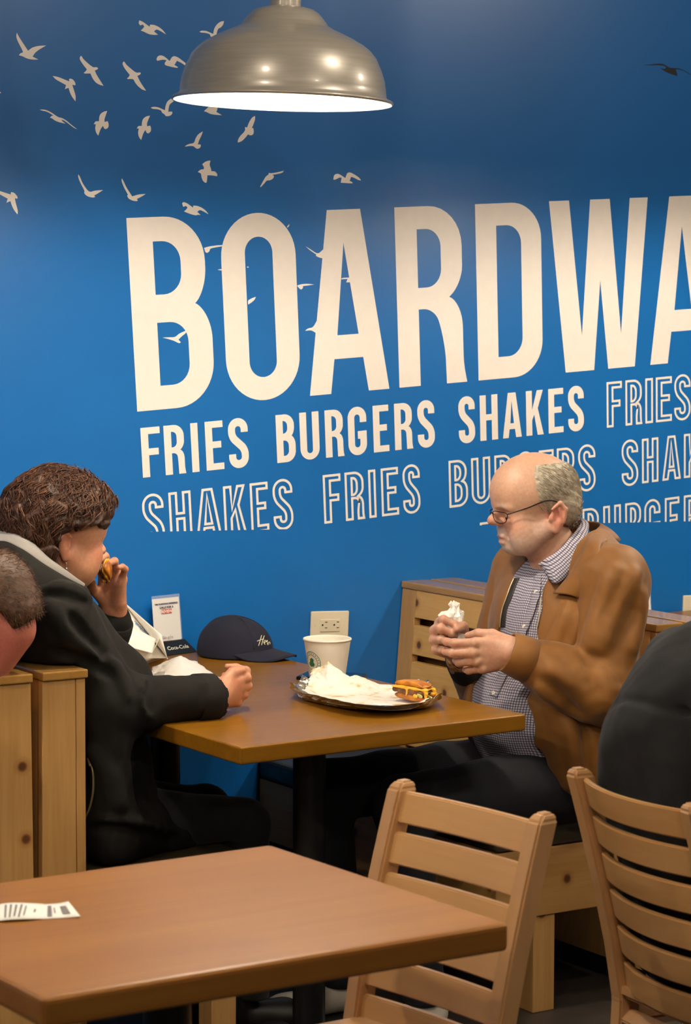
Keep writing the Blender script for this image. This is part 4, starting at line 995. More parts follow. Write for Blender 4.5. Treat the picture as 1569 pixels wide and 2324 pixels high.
if far_zip: sheet('lining', seen([(e[0]-1, y) for e, y in ed], .003), seen([(e[0]+9, y) for e, y in ed], .003), 'jacket_lining', J, .002, 6, 4)
for z in (far_zip, near_zip):
    if z is None: continue
    tube('zipper', spline(z, 6), .0017, 'zip_metal', J, 6)
# trousers and shoes
cloth('denim_navy', '#080b13', .9, 900, .2, 0.0)
tr = [el((3.52, -.985, .555), (.165, .185, .11), None, .04)]
kn, kf = V3(3.04, -1.06, .525), V3(2.98, -.83, .53)
tr += [rc((3.50, -1.075, .54), kn, .092, .068, .04), rc((3.50, -.885, .54), kf, .092, .068, .04), rc(kn, (3.10, -1.06, .09), .064, .052, .02), rc(kf, (3.02, -.83, .09), .064, .052, .02), hs((0, 0, .065), (0, 0, -1), .004), hs((0, 0, .615), (0, 0, 1), .01)]
sdf_mesh('trousers', tr, .007, 'denim_navy', M_root, lambda P: .003*vnoise(P, 50, 41))
plain('shoe_light', '#c9bfae', .6); plain('shoe_dark', '#14110f', .5)
shoe(M_root, (3.15, -1.06, 0), (-1, -.05, 0), 'shoe_light'); shoe(M_root, (3.07, -.83, 0), (-1, 0, 0), 'shoe_light')
# ------------------------------------------------------------------ person: woman in the black jacket
W_root = person('brown-haired woman in a black jacket eating a burger at the table', (2.40, -.70, .45))
F_w = unit((1.0, .03, -.10)); R_w = -np.cross((0, 0, 1), unit((1, .03, 0)))
ear_w = onY(148, 1236, -.775)
w = Frame(ear_w-R_w*.070, F_w)
def woman_head():
    P = [w.el((.030, 0, .062), (.098, .074, .084)), w.el((.052, 0, -.012), (.058, .058, .078), None, .03), w.el((.052, 0, .045), (.070, .066, .062), None, .03)]
    for s in (-1, 1):
        P += [w.rc((.018, s*.054, -.028), (.072, s*.028, -.074), .018, .014, .03), w.el((.086, s*.036, -.020), (.022, .022, .022), None, .025), w.el((.068, s*.042, -.050), (.028, .018, .026), None, .03), w.rc((.114, s*.010, .024), (.100, s*.044, .022), .007, .006, .012)]
    P += [w.el((.086, 0, -.076), (.018, .020, .015), None, .022), w.el((.094, 0, -.046), (.020, .026, .020), None, .02)]
    for s in (-1, 1): P += [w.el((.118, s*.029, .003), (.014, .015, .011), None, .012, 's'), w.el((.0975, s*.030, .002), (.0145, .0165, .0135), None, .005)]
    P += [w.rc((.112, 0, .016), (.126, 0, -.008), .0075, .0092, .010), w.el((.1275, 0, -.013), (.0108, .0112, .0092), None, .008)]
    for s in (-1, 1): P += [w.el((.117, s*.010, -.016), (.011, .0075, .0075), None, .006)]
    P += [w.rc((.1095, -.017, -.050), (.1095, .017, -.050), .0055, .0055, .006), w.rc((.1065, -.013, -.062), (.1065, .013, -.062), .006, .006, .006), w.rc((.117, -.018, -.056), (.117, .018, -.056), .003, .003, .003, 's')]
    for s in (-1, 1):
        e = lambda x, z, y=0: (x, s*(.0695+y), z)
        P += [w.el(e(-.004, .002, .004), (.015, .0075, .028), None, .007), w.rc(e(.010, .016, .008), e(-.006, .029, .010), .004, .004, .004), w.rc(e(-.006, .029, .010), e(-.018, .012, .011), .004, .004, .004), w.el(e(.001, -.026, .004), (.009, .006, .011), None, .006), w.el(e(.001, .004, .012), (.007, .005, .014), None, .004, 's')]
    P += [w.rc((.008, 0, -.045), (-.045, 0, -.135), .050, .056, .03), w.el((.040, 0, -.078), (.036, .036, .020), None, .03)]
    return P
wSN, wSF = onY(128, 1405, -.885), V3(2.30, -.515, .985)
wEN, wWN = onZ(262, 1598, .795), onZ(478, 1584, .792)
wEF, wWF = V3(2.545, -.50, .800), onY(257, 1392, -.585)
wr_o = onZ(497, 1580, .795); wrh, wrt = hand(wr_o, onZ(590, 1556, .800)-wr_o, (0.05, -.25, 1), 1, .98, ((38, 62, 35), (42, 66, 38), (46, 68, 40), (50, 66, 40)), (3, 1, -2, -6), [(.020, .024, -.008), (.050, .044, -.010), (.078, .046, -.008), (.100, .040, -.006)])
wl_o = onY(259, 1378, -.595); wlh, wlt = hand(wl_o, onY(258, 1316, -.610)-wl_o, (-.45, .75, .25), -1, .95, ((22, 62, 30), (30, 66, 32), (26, 58, 30), (12, 40, 22)), (4, 0, -8, -22), [(.020, .022, -.012), (.048, .034, -.034), (.070, .026, -.056), (.086, .012, -.070)])
wbody = woman_head()+[rc((2.30, -.70, 1.0), (2.38, -.70, .62), .07, .07, .05)]
wbody += chain([wSN+V3(0, .06, 0), wSN, wEN, wWN, wr_o], [.035, .03, .026, .024, .025], .03)+chain([wSF-V3(0, .06, 0), wSF, wEF, wWF, wl_o], [.035, .03, .026, .024, .025], .03)+wrh+wlh
def woman_col(P):
    q = w.inv(P); base = np.tile(np.array(lin('#c9916e')[:3]), (len(P), 1)); red = np.array(lin('#c8644f')[:3]); hd = (np.abs(q) < .18).all(1)
    k = np.zeros(len(P))
    for c, r, a in [((.122, 0, -.014), (.014, .014, .014), .4), ((.088, -.042, -.018), (.028, .028, .024), .5), ((.088, .042, -.018), (.028, .028, .024), .5), ((0, -.074, 0), (.03, .03, .04), .35), ((.112, 0, -.056), (.012, .022, .011), .6)]: k = np.maximum(k, a*blob(q, c, r))
    k = k*hd+(~hd)*.22*(.5+.5*vnoise(P, 120, 6)); return base*(1-k[:, None])+red*k[:, None]
sdf_mesh('body', wbody, .0029, 'skin', W_root, None, woman_col, 1)
for s in (-1, 1): eye(w, (.1015, s*.030, .001), .0105, W_root, w.p(1, 0, -.2)-w.p(0, 0, 0))
# wavy brown hair: lumpy base with curled locks over it
hair_mat('hair_brown', '#1f0e05', '#633716', (1, 1, 1), .62)
wh = [w.el((.008, 0, .068), (.114, .098, .098), None, .02), w.el((-.062, 0, .030), (.066, .088, .078), None, .03), w.el((-.050, 0, -.020), (.050, .070, .050), None, .03), w.el((.064, 0, .096), (.048, .070, .046), None, .03), w.el((.005, -.064, .055), (.062, .036, .045), None, .03), w.el((.005, .064, .055), (.062, .036, .045), None, .03),
      w.rc((.050, -.066, .085), (.094, -.050, .064), .024, .015, .03), w.rc((.098, -.045, .088), (.104, .045, .088), .020, .020, .03), w.rc((-.035, -.078, -.015), (-.030, -.066, -.055), .026, .018, .03),
      w.el((.135, 0, -.012), (.062, .085, .062), None, .012, 's'), w.el((.066, -.085, -.032), (.080, .062, .082), None, .012, 's'), w.el((.066, .085, -.032), (.080, .062, .082), None, .012, 's'), w.el((.002, -.092, -.010), (.032, .040, .046), None, .008, 's')]
whb = list(wh)
def wh_post(P):
    q = w.inv(P); return .0065*np.sin(q[:, 0]*95+3*np.sin(q[:, 2]*60)+2*np.sin(q[:, 1]*55))*np.sin(q[:, 2]*70+2.5*np.sin(q[:, 0]*50)+1.0)+.0025*vnoise(P, 260, 17)
WH = sdf_mesh('hair', wh, .0034, 'hair_brown', W_root, wh_post)
hv = np.empty(len(WH.data.vertices)*3, np.float32); WH.data.vertices.foreach_get('co', hv); hv = hv.reshape(-1, 3); hq = w.inv(hv)
good = (((hq-np.array([.0, 0, .06]))/np.array([.105, .085, .09]))**2).sum(1) > .95
good &= ~((hq[:, 0] > .055) & (hq[:, 2] < .04)); roots = hv[good]
def curl(p, amp=1.0, Lk=1.0):
    q = w.inv(p[None])[0]; n = unit(q-np.array([.0, 0, .045])); d = unit(np.array([-.35-1.2*q[0]+.14*random.gauss(0, 1), q[1]*2+.16*random.gauss(0, 1), -.75+.14*random.gauss(0, 1)])); d = unit(d-n*(d@n)); b = np.cross(n, d)
    L = (.026+.018*random.random())*Lk; ph = 40*q[0]+30*q[2]+random.random()*.6; a = (.005+.003*random.random())*amp; pts = []
    for t in np.linspace(0, 1, 7):
        x = q+d*L*t+b*a*(math.sin(ph+t*5.5)-math.sin(ph)); r_ = np.linalg.norm(x-np.array([0, 0, .045])); x = x+n*(.0012+.0035*math.sin(t*3.1)*(.6+.8*math.sin(ph*1.7))-.30*L*L*t*t/.06)
        if (x[0] > -.03 and abs(x[1]) > .03 and x[2] < .034+.35*max(x[0], 0)) or (x[0] > .05 and x[2] < .066): return None
        pts.append(w.p(*x))
    return pts
strands('hair_locks', [roots[i] for i in rng.choice(len(roots), 1500)], lambda p: curl(p, 1.0, 1.2), 'hair_brown', WH, .0014, 4)
strands('hair_strands', [roots[i] for i in rng.choice(len(roots), 3200)], curl, 'hair_brown', WH, .0007)
# earring
plain('earring_silver', '#d8d2c4', .2, .9)
e0 = w.p(.001, -.078, -.036); er = tube('earring', [e0+V3(0, 0, 0), e0+V3(.001, -.001, -.006), e0+V3(0, -.001, -.012)], .0007, 'earring_silver', W_root, 6)
sdf_mesh('earring_bead', [el(e0+V3(0, -.001, -.016), .0035), el(e0+V3(0, -.001, -.023), .0028, None, .001)], .0008, 'earring_silver', er)
# black jacket
cloth('jacket_black', '#110f0b', .9, 500, .12, .0); MATS['jacket_black'].node_tree.nodes['Principled BSDF'].inputs['Specular IOR Level'].default_value = .25
wj = [el((2.325, -.70, .915), (.130, .205, .135), None, .06), el((2.355, -.70, .80), (.150, .205, .17), None, .06), el((2.40, -.70, .62), (.165, .215, .16), None, .06), el((2.275, -.70, .985), (.085, .185, .065), None, .05), el((2.245, -.70, .90), (.075, .17, .14), None, .05),
      rc(wSN+V3(.0, .05, 0), wSN, .078, .074, .05), rc(wSN, wEN+V3(0, .02, .0), .078, .068, .04), rc(wEN, wWN-V3(.0, 0, 0), .058, .050, .03), rc(wEN+V3(-.02, 0, -.015), wEN+V3(.05, 0, -.01), .062, .056, .03),
      rc(wSF, wEF, .072, .062, .04), rc(wEF, wEF+(wWF-wEF)*.85, .060, .050, .03), rc((2.44, -.62, .80), (2.45, -.78, .80), .10, .10, .06)]
# skirt of the jacket spread over the bench
wj += [el((2.42, -.72, .52), (.165, .25, .085), None, .05), rc((2.40, -.90, .485), (2.60, -.86, .470), .05, .030, .04), rc((2.36, -.955, .70), (2.37, -.955, .50), .045, .05, .05), rc((2.45, -.80, .49), (2.66, -.78, .468), .045, .022, .04)]
wjo = list(wj)
cw = unit(wWN-wEN); wj += [rc(wWN-cw*.03, wWN+cw*.08, .038, .043, .004, 's'), el((2.315, -.70, 1.105), (.072, .075, .085), None, .012, 's'), el((2.41, -.71, 1.085), (.125, .125, .072), None, .03, 's'), hs((0, 0, .449), (0, 0, -1), .005), bx((1.9, -1.2, .3), (2.288, 0, .888), .006)]
def wr(pts, r, k=.012): return ridge(wjo, pts, r, k)
def wg(pts, r, k=.012): return ridge(wjo, pts, r, k, 0, 's')
wj += wr([(80, 1345), (120, 1335), (165, 1340), (200, 1360)], .010, .014)+wg([(95, 1360), (140, 1350), (190, 1370)], .008, .014)
wj += wr([(110, 1375), (160, 1440), (215, 1490)], .012, .02)+wg([(165, 1400), (215, 1460), (260, 1500)], .008, .016)+wr([(330, 1550), (325, 1590), (335, 1620)], .010, .014)+wg([(345, 1545), (338, 1580), (342, 1612)], .006, .012)+wr([(455, 1545), (470, 1575), (462, 1605)], .007, .012)
wj += wr([(250, 1500), (275, 1540), (290, 1580)], .011, .018)+wg([(120, 1480), (190, 1500), (245, 1530)], .008, .016)+wr([(210, 1700), (250, 1760), (270, 1830)], .012, .02)+wr([(230, 1860), (330, 1872), (420, 1900)], .010, .014)+wg([(200, 1880), (300, 1885), (400, 1905)], .006, .012)
WJ = sdf_mesh('jacket', wj, .0055, 'jacket_black', W_root, lambda P: .003*vnoise(P, 45, 51)+.0012*vnoise(P, 120, 52))
ring_at(wWN-cw*.040, cw, .0545, .0525, .050, 'jacket_black', WJ, 'cuff')
cf = unit(wWF-wEF); ring_at(wWF-cf*.060, cf, .056, .052, .045, 'jacket_black', WJ, 'cuff')
# grey fleece hood lying round the neck, black outside
cloth('fleece_grey', '#8d8780', .95, 350, .5, .3)
sheet('hood_lining', [onY(-70, 1232, -.68), onY(0, 1205, -.70), onY(60, 1225, -.775), onY(110, 1268, -.80), onY(160, 1305, -.79), onY(188, 1328, -.765)],
      [onY(-65, 1262, -.75), onY(0, 1232, -.77), onY(45, 1248, -.82), onY(98, 1284, -.835), onY(150, 1315, -.82), onY(187, 1333, -.785)], 'fleece_grey', WJ, .006, 8, 7, .008, (0, -1, .6))
sheet('hood', [onY(-65, 1260, -.755), onY(0, 1230, -.775), onY(45, 1246, -.825), onY(98, 1282, -.84), onY(150, 1313, -.825), onY(187, 1332, -.79)],
      [onY(-80, 1370, -.80), onY(0, 1330, -.84), onY(50, 1335, -.895), onY(100, 1345, -.905), onY(160, 1352, -.875), onY(200, 1362, -.80)], 'jacket_black', WJ, .006, 8, 7, .016, (0, -1, .4))
tube('zipper', spline(list(hits(wjo, [(203, 1726), (209, 1742), (212, 1765), (211, 1800), (203, 1835), (190, 1862)], off=.003)), 5), .0028, 'zip_metal', WJ, 6)
sdf_mesh('zip_pull', [rc(hit(wjo, 200, 1722, off=.004), hit(wjo, 206, 1736, off=.004), .003, .0045, .002)], .001, 'zip_metal', WJ)
# trousers, shoes
wt = [rc((2.42, -.82, .52), (2.76, -.84, .475), .078, .056, .03), rc((2.42, -.64, .52), (2.76, -.66, .475), .078, .056, .03), rc((2.76, -.84, .475), (2.76, -.86, .10), .055, .045, .02), rc((2.76, -.66, .475), (2.76, -.66, .10), .055, .045, .02), el((2.42, -.70, .55), (.14, .18, .10), None, .04), hs((0, 0, .08), (0, 0, -1), .004), hs((2.29, 0, 0), (-1, 0, 0), .005), hs((0, 0, .452), (0, 0, -1), .005)]
wt = wt[:2]+[wt[4]]+[hs((0, 0, .452), (0, 0, -1), .005), hs((2.29, 0, 0), (-1, 0, 0), .005)]+wt[2:4]+[hs((0, 0, .08), (0, 0, -1), .004)]
cloth('trouser_black', '#0d0d0e', .85)
sdf_mesh('trousers', wt, .007, 'trouser_black', W_root, lambda P: .003*vnoise(P, 50, 61))
shoe(W_root, (2.68, -.84, 0), (1, -.1, 0), 'shoe_dark', .24); shoe(W_root, (2.70, -.62, 0), (1, 0, 0), 'shoe_dark', .24)
# ------------------------------------------------------------------ person at the photo's edge: short-haired man, back of the head
E_root = person('short-haired man at the photo\'s edge, head bowed above the bench back', (1.95, -.92, .45))
ce = onY(-20, 1380, -.96)
eF = unit((-.72, .60, -.30)); eh = Frame(ce, eF, (-.1, 0, 1), 1.0)
eb = [eh.el((.005, 0, .030), (.100, .079, .088)), eh.el((.035, 0, -.050), (.062, .060, .075), None, .03), eh.el((.090, 0, -.045), (.014, .013, .020), None, .012), eh.rc((.06, -.03, -.09), (.06, .03, -.09), .020, .020, .02)]
for s in (-1, 1): eb += [eh.el((-.005, s*.078, -.028), (.017, .008, .030), None, .007), eh.el((-.003, s*.086, -.026), (.008, .005, .016), None, .004, 's'), eh.rc((.085, s*.012, -.005), (.072, s*.042, -.008), .008, .007, .01)]
nb0 = eh.p(-.02, 0, -.05); nb1 = V3(1.985, -.92, .80)
eb += [rc(nb0, nb1, .058, .062, .03), rc((1.985, -.92, .82), (1.91, -.92, .58), .07, .07, .05)]
eA = []
for s in (-1, 1):
    sh = V3(1.945, -.92-s*.17, .77); elb = V3(1.80, -.92-s*.21, .62); wr_ = V3(1.60, -.92-s*.10, .70); eA.append((sh, elb, wr_))
    hd_, _ = hand(wr_, (-.8, s*.4, .3), (0, s*.5, 1), 1 if s < 0 else -1, 1.0); eb += chain([V3(1.96, -.92-s*.05, .80), sh, elb, wr_], [.04, .032, .028, .027], .03)+hd_
def e_col(P):
    q = eh.inv(P); base = np.tile(np.array(lin('#c9816a')[:3]), (len(P), 1)); r_ = np.array(lin('#b04f40')[:3]); k = .35+.25*vnoise(P, 30, 3); k = np.clip(k, 0, .8)[:, None]; return base*(1-k)+r_*k
sdf_mesh('body', eb, .0042, 'skin', E_root, None, e_col)
hair_mat('hair_short', '#3a2412', '#6b4526', (1, 1, 1), .55)
eo = [eh.el((.003, 0, .034), (.105, .0835, .0925)), eh.el((-.045, 0, -.020), (.056, .068, .055), None, .03), eh.el((.035, .084, -.052), (.092, .055, .078), None, .01, 's'), eh.el((.060, -.082, -.040), (.090, .045, .062), None, .01, 's'), eh.el((.105, 0, -.02), (.06, .09, .075), None, .01, 's'), hs(eh.p(0, 0, -.062), eh.p(-.2, 0, -1)-eh.p(0, 0, 0), .01)]
EH = sdf_mesh('hair', eo, .0036, 'hair_short', E_root, lambda P: .0012*vnoise(P, 380, 19))
hv = np.empty(len(EH.data.vertices)*3, np.float32); EH.data.vertices.foreach_get('co', hv); hv = hv.reshape(-1, 3); hq = eh.inv(hv)
ro = hv[(((hq-np.array([.003, 0, .034]))/np.array([.105, .0835, .0925]))**2).sum(1) > .85]
def eshort(p):
    q = eh.inv(p[None])[0]; n = unit(q-np.array([0, 0, .02])); d = unit(np.array([-.3, 0, -.6])+.5*np.array([random.gauss(0, 1) for _ in range(3)])); d = unit(d-n*(d@n)+n*.55); L = .010+.005*random.random(); return [eh.p(*(q+d*L*t)) for t in (0, .5, 1)]
strands('hair_strands', [ro[i] for i in rng.choice(len(ro), 2200)], eshort, 'hair_short', EH, .0005)
cloth('shirt_dark', '#23201d', .85)
es = [rc((1.985, -.92, .80), (1.92, -.92, .58), .105, .15, .05), el((1.95, -.92, .76), (.085, .19, .075), None, .05), el((1.90, -.92, .55), (.14, .18, .11), None, .05)]
for sh, elb, wr_ in eA: es += [rc(sh, elb, .066, .056, .03), rc(elb, elb+(wr_-elb)*.8, .052, .044, .02)]
es += [el(nb1+V3(-.0, 0, .05), (.068, .068, .06), None, .01, 's'), hs((0, 0, .452), (0, 0, -1), .004), hs((2.057, 0, 0), (1, 0, 0), .006)]
sdf_mesh('sweater', es, .007, 'shirt_dark', E_root, lambda P: .003*vnoise(P, 50, 71))
et = []
for s in (-1, 1): et += [rc((1.88, -.92+s*.09, .53), (1.50, -.92+s*.10, .52), .085, .062, .03), rc((1.50, -.92+s*.10, .52), (1.52, -.92+s*.10, .09), .058, .05, .02)]
sdf_mesh('trousers', et+[hs((0, 0, .065), (0, 0, -1), .004)], .009, 'denim_navy', E_root)
for s in (-1, 1): shoe(E_root, (1.58, -.92+s*.10, 0), (-1, 0, 0), 'shoe_dark')

# ------------------------------------------------------------------ person in the charcoal sweater on the second chair
S_root = person('person in a charcoal sweater seen from behind, sitting on the ladder-back chair', (2.83, -2.37, .45))
cloth('sweater_charcoal', '#0a090a', .97, 420, .5, .0)
sc_ = V3(2.765, -2.36, 0)
sF = unit((.92, -.38, 0)); sL = np.cross((0, 0, 1), sF)
tp = lambda f_, l_, z: sc_+sF*f_+sL*l_+V3(0, 0, z)
sT = [rc(tp(.03, 0, .58), tp(.005, 0, .80), .135, .13, .06), el(tp(.0, 0, .84), (.152, .18, .21), np.array([sF, sL, (0, 0, 1)]), .06), el(tp(.045, 0, 1.0), (.105, .185, .09), np.array([sF, sL, (0, 0, 1)]), .06), el(tp(.05, 0, .55), (.17, .19, .11), np.array([sF, sL, (0, 0, 1)]), .05), rc(tp(.075, 0, 1.04), tp(.115, 0, 1.10), .080, .062, .05)]
sh_r, sh_l = tp(.050, -.18, .995), tp(.050, .18, .995); el_r, el_l = tp(.10, -.245, .72), tp(.10, .245, .72); wr_r, wr_l = tp(.34, -.16, .745), tp(.34, .16, .745)
for a, b, c in ((sh_r, el_r, wr_r), (sh_l, el_l, wr_l)): sT += [rc(a, b, .075, .060, .04), rc(b, b+(c-b)*.9, .056, .044, .02)]
sTo = list(sT)
sT += [el(tp(.115, 0, 1.145), (.055, .058, .06), None, .01, 's'), hs((0, 0, .457), (0, 0, -1), .004)]
for pts, r in [([(1395, 1590), (1440, 1588), (1500, 1605), (1569, 1620)], .006), ([(1400, 1700), (1385, 1720)], .006)]: sT += ridge(sTo, pts, r, .010, 0, 's')
cfw = np.array([math.cos(math.atan2(d2[1], d2[0])-math.pi/2), math.sin(math.atan2(d2[1], d2[0])-math.pi/2), 0]); cpt = c2+cfw*.030; cpb = c2+cfw*.135; cpb[2] = .42; cpt[2] = .84
clat = unit(d2*V3(1, 1, 0)); cn = np.cross(clat, unit(cpt-cpb)); cn = cn if cn@cfw < 0 else -cn
sT += [hs(cpt, cn, .02)]
sdf_mesh('sweater', sT, .006, 'sweater_charcoal', S_root, lambda P: .003*vnoise(P, 40, 81)+.0012*vnoise(P, 110, 82))
shf = Frame(tp(.165, 0, 1.205), unit((.90, -.35, -.25)))
sbody = [shf.el((.010, 0, .060), (.100, .076, .086)), shf.el((.050, 0, -.012), (.060, .060, .080), None, .03), shf.rc((.112, 0, .016), (.130, 0, -.008), .008, .010, .012), shf.rc((.108, -.018, -.055), (.108, .018, -.055), .006, .006, .008), shf.el((.085, 0, -.076), (.02, .022, .016), None, .02), rc(shf.p(0, 0, -.04), tp(.075, 0, 1.04), .056, .062, .03), rc(tp(.04, 0, .98), tp(.02, 0, .62), .07, .07, .05)]
for s in (-1, 1): sbody += [shf.el((-.004, s*.074, 0), (.016, .008, .030), None, .007), shf.rc((.115, s*.010, .024), (.102, s*.044, .022), .007, .006, .01)]
for (a, b, c), s in (((sh_r, el_r, wr_r), 1), ((sh_l, el_l, wr_l), -1)):
    hd_, _ = hand(c, sF+V3(0, 0, -.05), sL*(1 if s > 0 else -1)+V3(0, 0, .4), s, 1.0, ((25, 35, 20),)*4); sbody += chain([a, b, c], [.035, .03, .027], .03)+hd_
sdf_mesh('body', sbody, .0045, 'skin', S_root, None, e_col)
so = [shf.el((.004, 0, .062), (.108, .084, .094)), shf.el((-.040, 0, .0), (.060, .070, .062), None, .03), shf.el((.12, 0, -.01), (.062, .10, .085), None, .01, 's'), shf.el((.055, .085, -.035), (.06, .04, .055), None, .01, 's'), shf.el((.055, -.085, -.035), (.06, .04, .055), None, .01, 's')]
SHH = sdf_mesh('hair', so, .004, 'hair_short', S_root, lambda P: .003*vnoise(P, 200, 91))
st = []
for s in (-1, 1): st += [rc(tp(.06, s*.09, .54), tp(.44, s*.10, .53), .085, .064, .03), rc(tp(.44, s*.10, .53), tp(.42, s*.10, .09), .06, .05, .02)]
sdf_mesh('trousers', st+[hs((0, 0, .065), (0, 0, -1), .004), hs(cpt, cn, .02)], .009, 'trouser_black', S_root)
for s in (-1, 1): shoe(S_root, tuple(tp(.37, s*.10, 0)), sF, 'shoe_dark')
# ------------------------------------------------------------------ things on the tables
def tri_text(s, size, to3, mat, parent, name='lettering', bold=0.0, shear=0.0):
    """flat lettering from the built-in font, mapped by to3(x, y); centred"""
    cu = bpy.data.curves.new('t', 'FONT'); cu.body = s; cu.size = size; cu.align_x = 'CENTER'; cu.offset = bold; cu.shear = shear
    ob = bpy.data.objects.new('t', cu); me = bpy.data.meshes.new_from_object(ob); bpy.data.objects.remove(ob); bpy.data.curves.remove(cu)
    for v in me.vertices: v.co = to3(v.co.x, v.co.y)
    return link_mesh(name, me, mat, parent)
plain('paper_white', '#f1ebdf', .6, var=.02); plain('ink_navy', '#23264a', .6); plain('ink_red', '#c8402e', .6); plain('ink_blue', '#3d6fb0', .6); plain('ink_black', '#111111', .6); plain('ink_gold', '#c9a94a', .6)
plain('acrylic_black', '#0b0b0c', .25); plain('cola_silver', '#c9c7b8', .4)
_M = NT('acrylic_clear'); _M.set(rough=.08, color=(.9, .93, .97, 1), alpha=.16)
def card_stand(label, bl, br, h_card, lean_back, base=True):
    """bl, br: base corners of the card on the table top"""
    bl, br = np.array(bl, float), np.array(br, float); ex = unit(br-bl); n = unit(np.cross(ex, (0, 0, 1))); up = unit(V3(0, 0, 1)-n*lean_back); W_ = np.linalg.norm(br-bl); o = bl+V3(0, 0, .0)
    root = thing('card_stand', label, 'sign', tuple(map(float, (bl+br)/2)), 'review card stands on the booth tables')
    q = lambda u, v, d: o+ex*(u*W_)+up*v+n*d
    def slabq(name, u0, u1, v0, v1, d0, d1, mat, par, bev=.0006): return hexa(name, [q(u0, v0, d0), q(u1, v0, d0), q(u1, v0, d1), q(u0, v0, d1), q(u0, v1, d0), q(u1, v1, d0), q(u1, v1, d1), q(u0, v1, d1)], mat, par, bev)
    b0 = .026
    card = slabq('card', .02, .98, b0+.002, h_card-.008, -.0004, .0004, 'paper_white', root, 0)
    slabq('sleeve', 0, 1, b0-.004, h_card, .0008, .0022, 'acrylic_clear', root, .0004)
    # weighted base
    z0 = o[2]; P = [q(-.02, 0, -.018), q(1.18, 0, -.018), q(1.18, 0, .040), q(-.02, 0, .040)]; T = [q(.0, b0+.006, -.004), q(1.06, b0+.006, -.004), q(1.06, b0+.006, .006), q(.0, b0+.006, .006)]
    P = [V3(p[0], p[1], z0) for p in P]
    base = hexa('stand_base', P+T, 'acrylic_black', root, .002)
    f = lambda v0: (lambda x, y: q(.5+x/W_, v0+y, .00265))
    tri_text('THE BOARDWALK EXPERIENCE', .0054, f(h_card-.024), 'ink_navy', card, 'lettering', .0003); tri_text('CALLS FOR A', .0078, f(h_card-.034), 'ink_navy', card, 'lettering', .0003)
    slabq('review_box', .32, .68, h_card-.0475, h_card-.0365, .0024, .0026, 'ink_red', card, 0)
    tri_text('REVIEW', .0105, lambda x, y: q(.5+x/W_, h_card-.0457+y, .0030), 'paper_white', card, 'lettering', .0003)
    xx = -.0135
    for ch, c in zip('Google', ['ink_blue', 'ink_red', 'ink_gold', 'ink_blue', 'ink_navy', 'ink_red']):
        tri_text(ch, .0105, (lambda x, y, a=xx: q(.47+(x+a)/W_, .038+b0*.0+y, .0028)), c, card); xx += .0057
    for k in range(5):
        st = [(.0016*(1 if j % 2 == 0 else .45)*math.cos(math.pi/2+j*math.pi/5), .0016*(1 if j % 2 == 0 else .45)*math.sin(math.pi/2+j*math.pi/5)) for j in range(10)]
        mesh_obj('star', [q(.47+(x+(k-2)*.0052)/W_, .0325+y, .0028) for x, y in st], [tuple(range(10))], 'ink_red', card)
    # script lettering on the base front
    bn = unit(np.cross(T[3]-P[3], P[2]-P[3])); bn = bn if bn@n > 0 else -bn
    mid = (P[2]+P[3]+T[2]+T[3])/4; bu = unit((T[2]+T[3])/2-(P[2]+P[3])/2)
    tri_text('Coca-Cola', .0165, lambda x, y: mid+ex*(x+.004)+bu*(y-.006)+bn*.0006, 'cola_silver', base, 'lettering', .0004, .35)
    return root
cs_z = TT
card_stand('review card in a clear stand with a black base, behind the paper bag', onZ(352, 1486, cs_z), onZ(415, 1478, cs_z), .150, .10)
card_stand('review card stand on the next booth\'s table, behind the man\'s shoulder', onY(1425, 1420, -.20)*V3(1, 1, 0)+V3(0, 0, TT), onY(1480, 1415, -.20)*V3(1, 1, 0)+V3(0, 0, TT), .150, .10)

# paper cup with a green round emblem
plain('cup_paper', '#f0e6d2', .55, var=.015); plain('ink_green', '#1f6b45', .5)
cb = onZ(743, 1543, TT); cr_ = onZ(803, 1543, TT)
cup = thing('paper_cup', 'white paper cup with a green round emblem standing by the phone', 'cup', tuple(map(float, cb)))
cs = 1.02
cp = [(.001, .004), (.040, .004), (.0402, .0), (.0415, 0), (.0420, .004), (.0545, .092), (.0548, .094), (.0565, .0945), (.0575, .0965), (.0568, .099), (.0550, .0995), (.0535, .0975), (.0530, .092), (.0408, .007), (.001, .007)]
lathe('cup_wall', [(r*cs, z*1.02) for r, z in cp], cb, 'cup_paper', cup, 72)
cupR = lambda z: (.0420+(.0545-.0420)*(z-.004)/.088)*cs+.0003
def on_cup(u, z):   # u arc length from the emblem axis
    ax_ = math.atan2(-MB[0][1], -MB[0][0])+.72; r = cupR(z/1.02); a = ax_+u/r; return (cb[0]+r*math.cos(a), cb[1]+r*math.sin(a), cb[2]+z)
def circ(r, n=40, z0=.047): return [(r*math.cos(2*math.pi*k/n), z0+r*math.sin(2*math.pi*k/n)) for k in range(n)]
def ring_on_cup(r0, r1, mat):
    a, b = circ(r0), circ(r1); vs = [on_cup(*p) for p in a]+[on_cup(*p) for p in b]; n = len(a); mesh_obj('emblem', vs, [(i, (i+1) % n, n+(i+1) % n, n+i) for i in range(n)], mat, cup)
ring_on_cup(.0265, .0250, 'ink_green'); ring_on_cup(.0185, .0172, 'ink_green')
for blobp in ([(-.009, .040), (-.004, .036), (.006, .037), (.010, .043), (.006, .047), (.008, .054), (.002, .058), (-.005, .055), (-.006, .048), (-.010, .045)],):
    vs = [on_cup(x, z) for x, z in blobp]+[on_cup(0, .047)]; n = len(blobp); mesh_obj('emblem', vs, [(i, (i+1) % n, n) for i in range(n)], 'ink_green', cup)
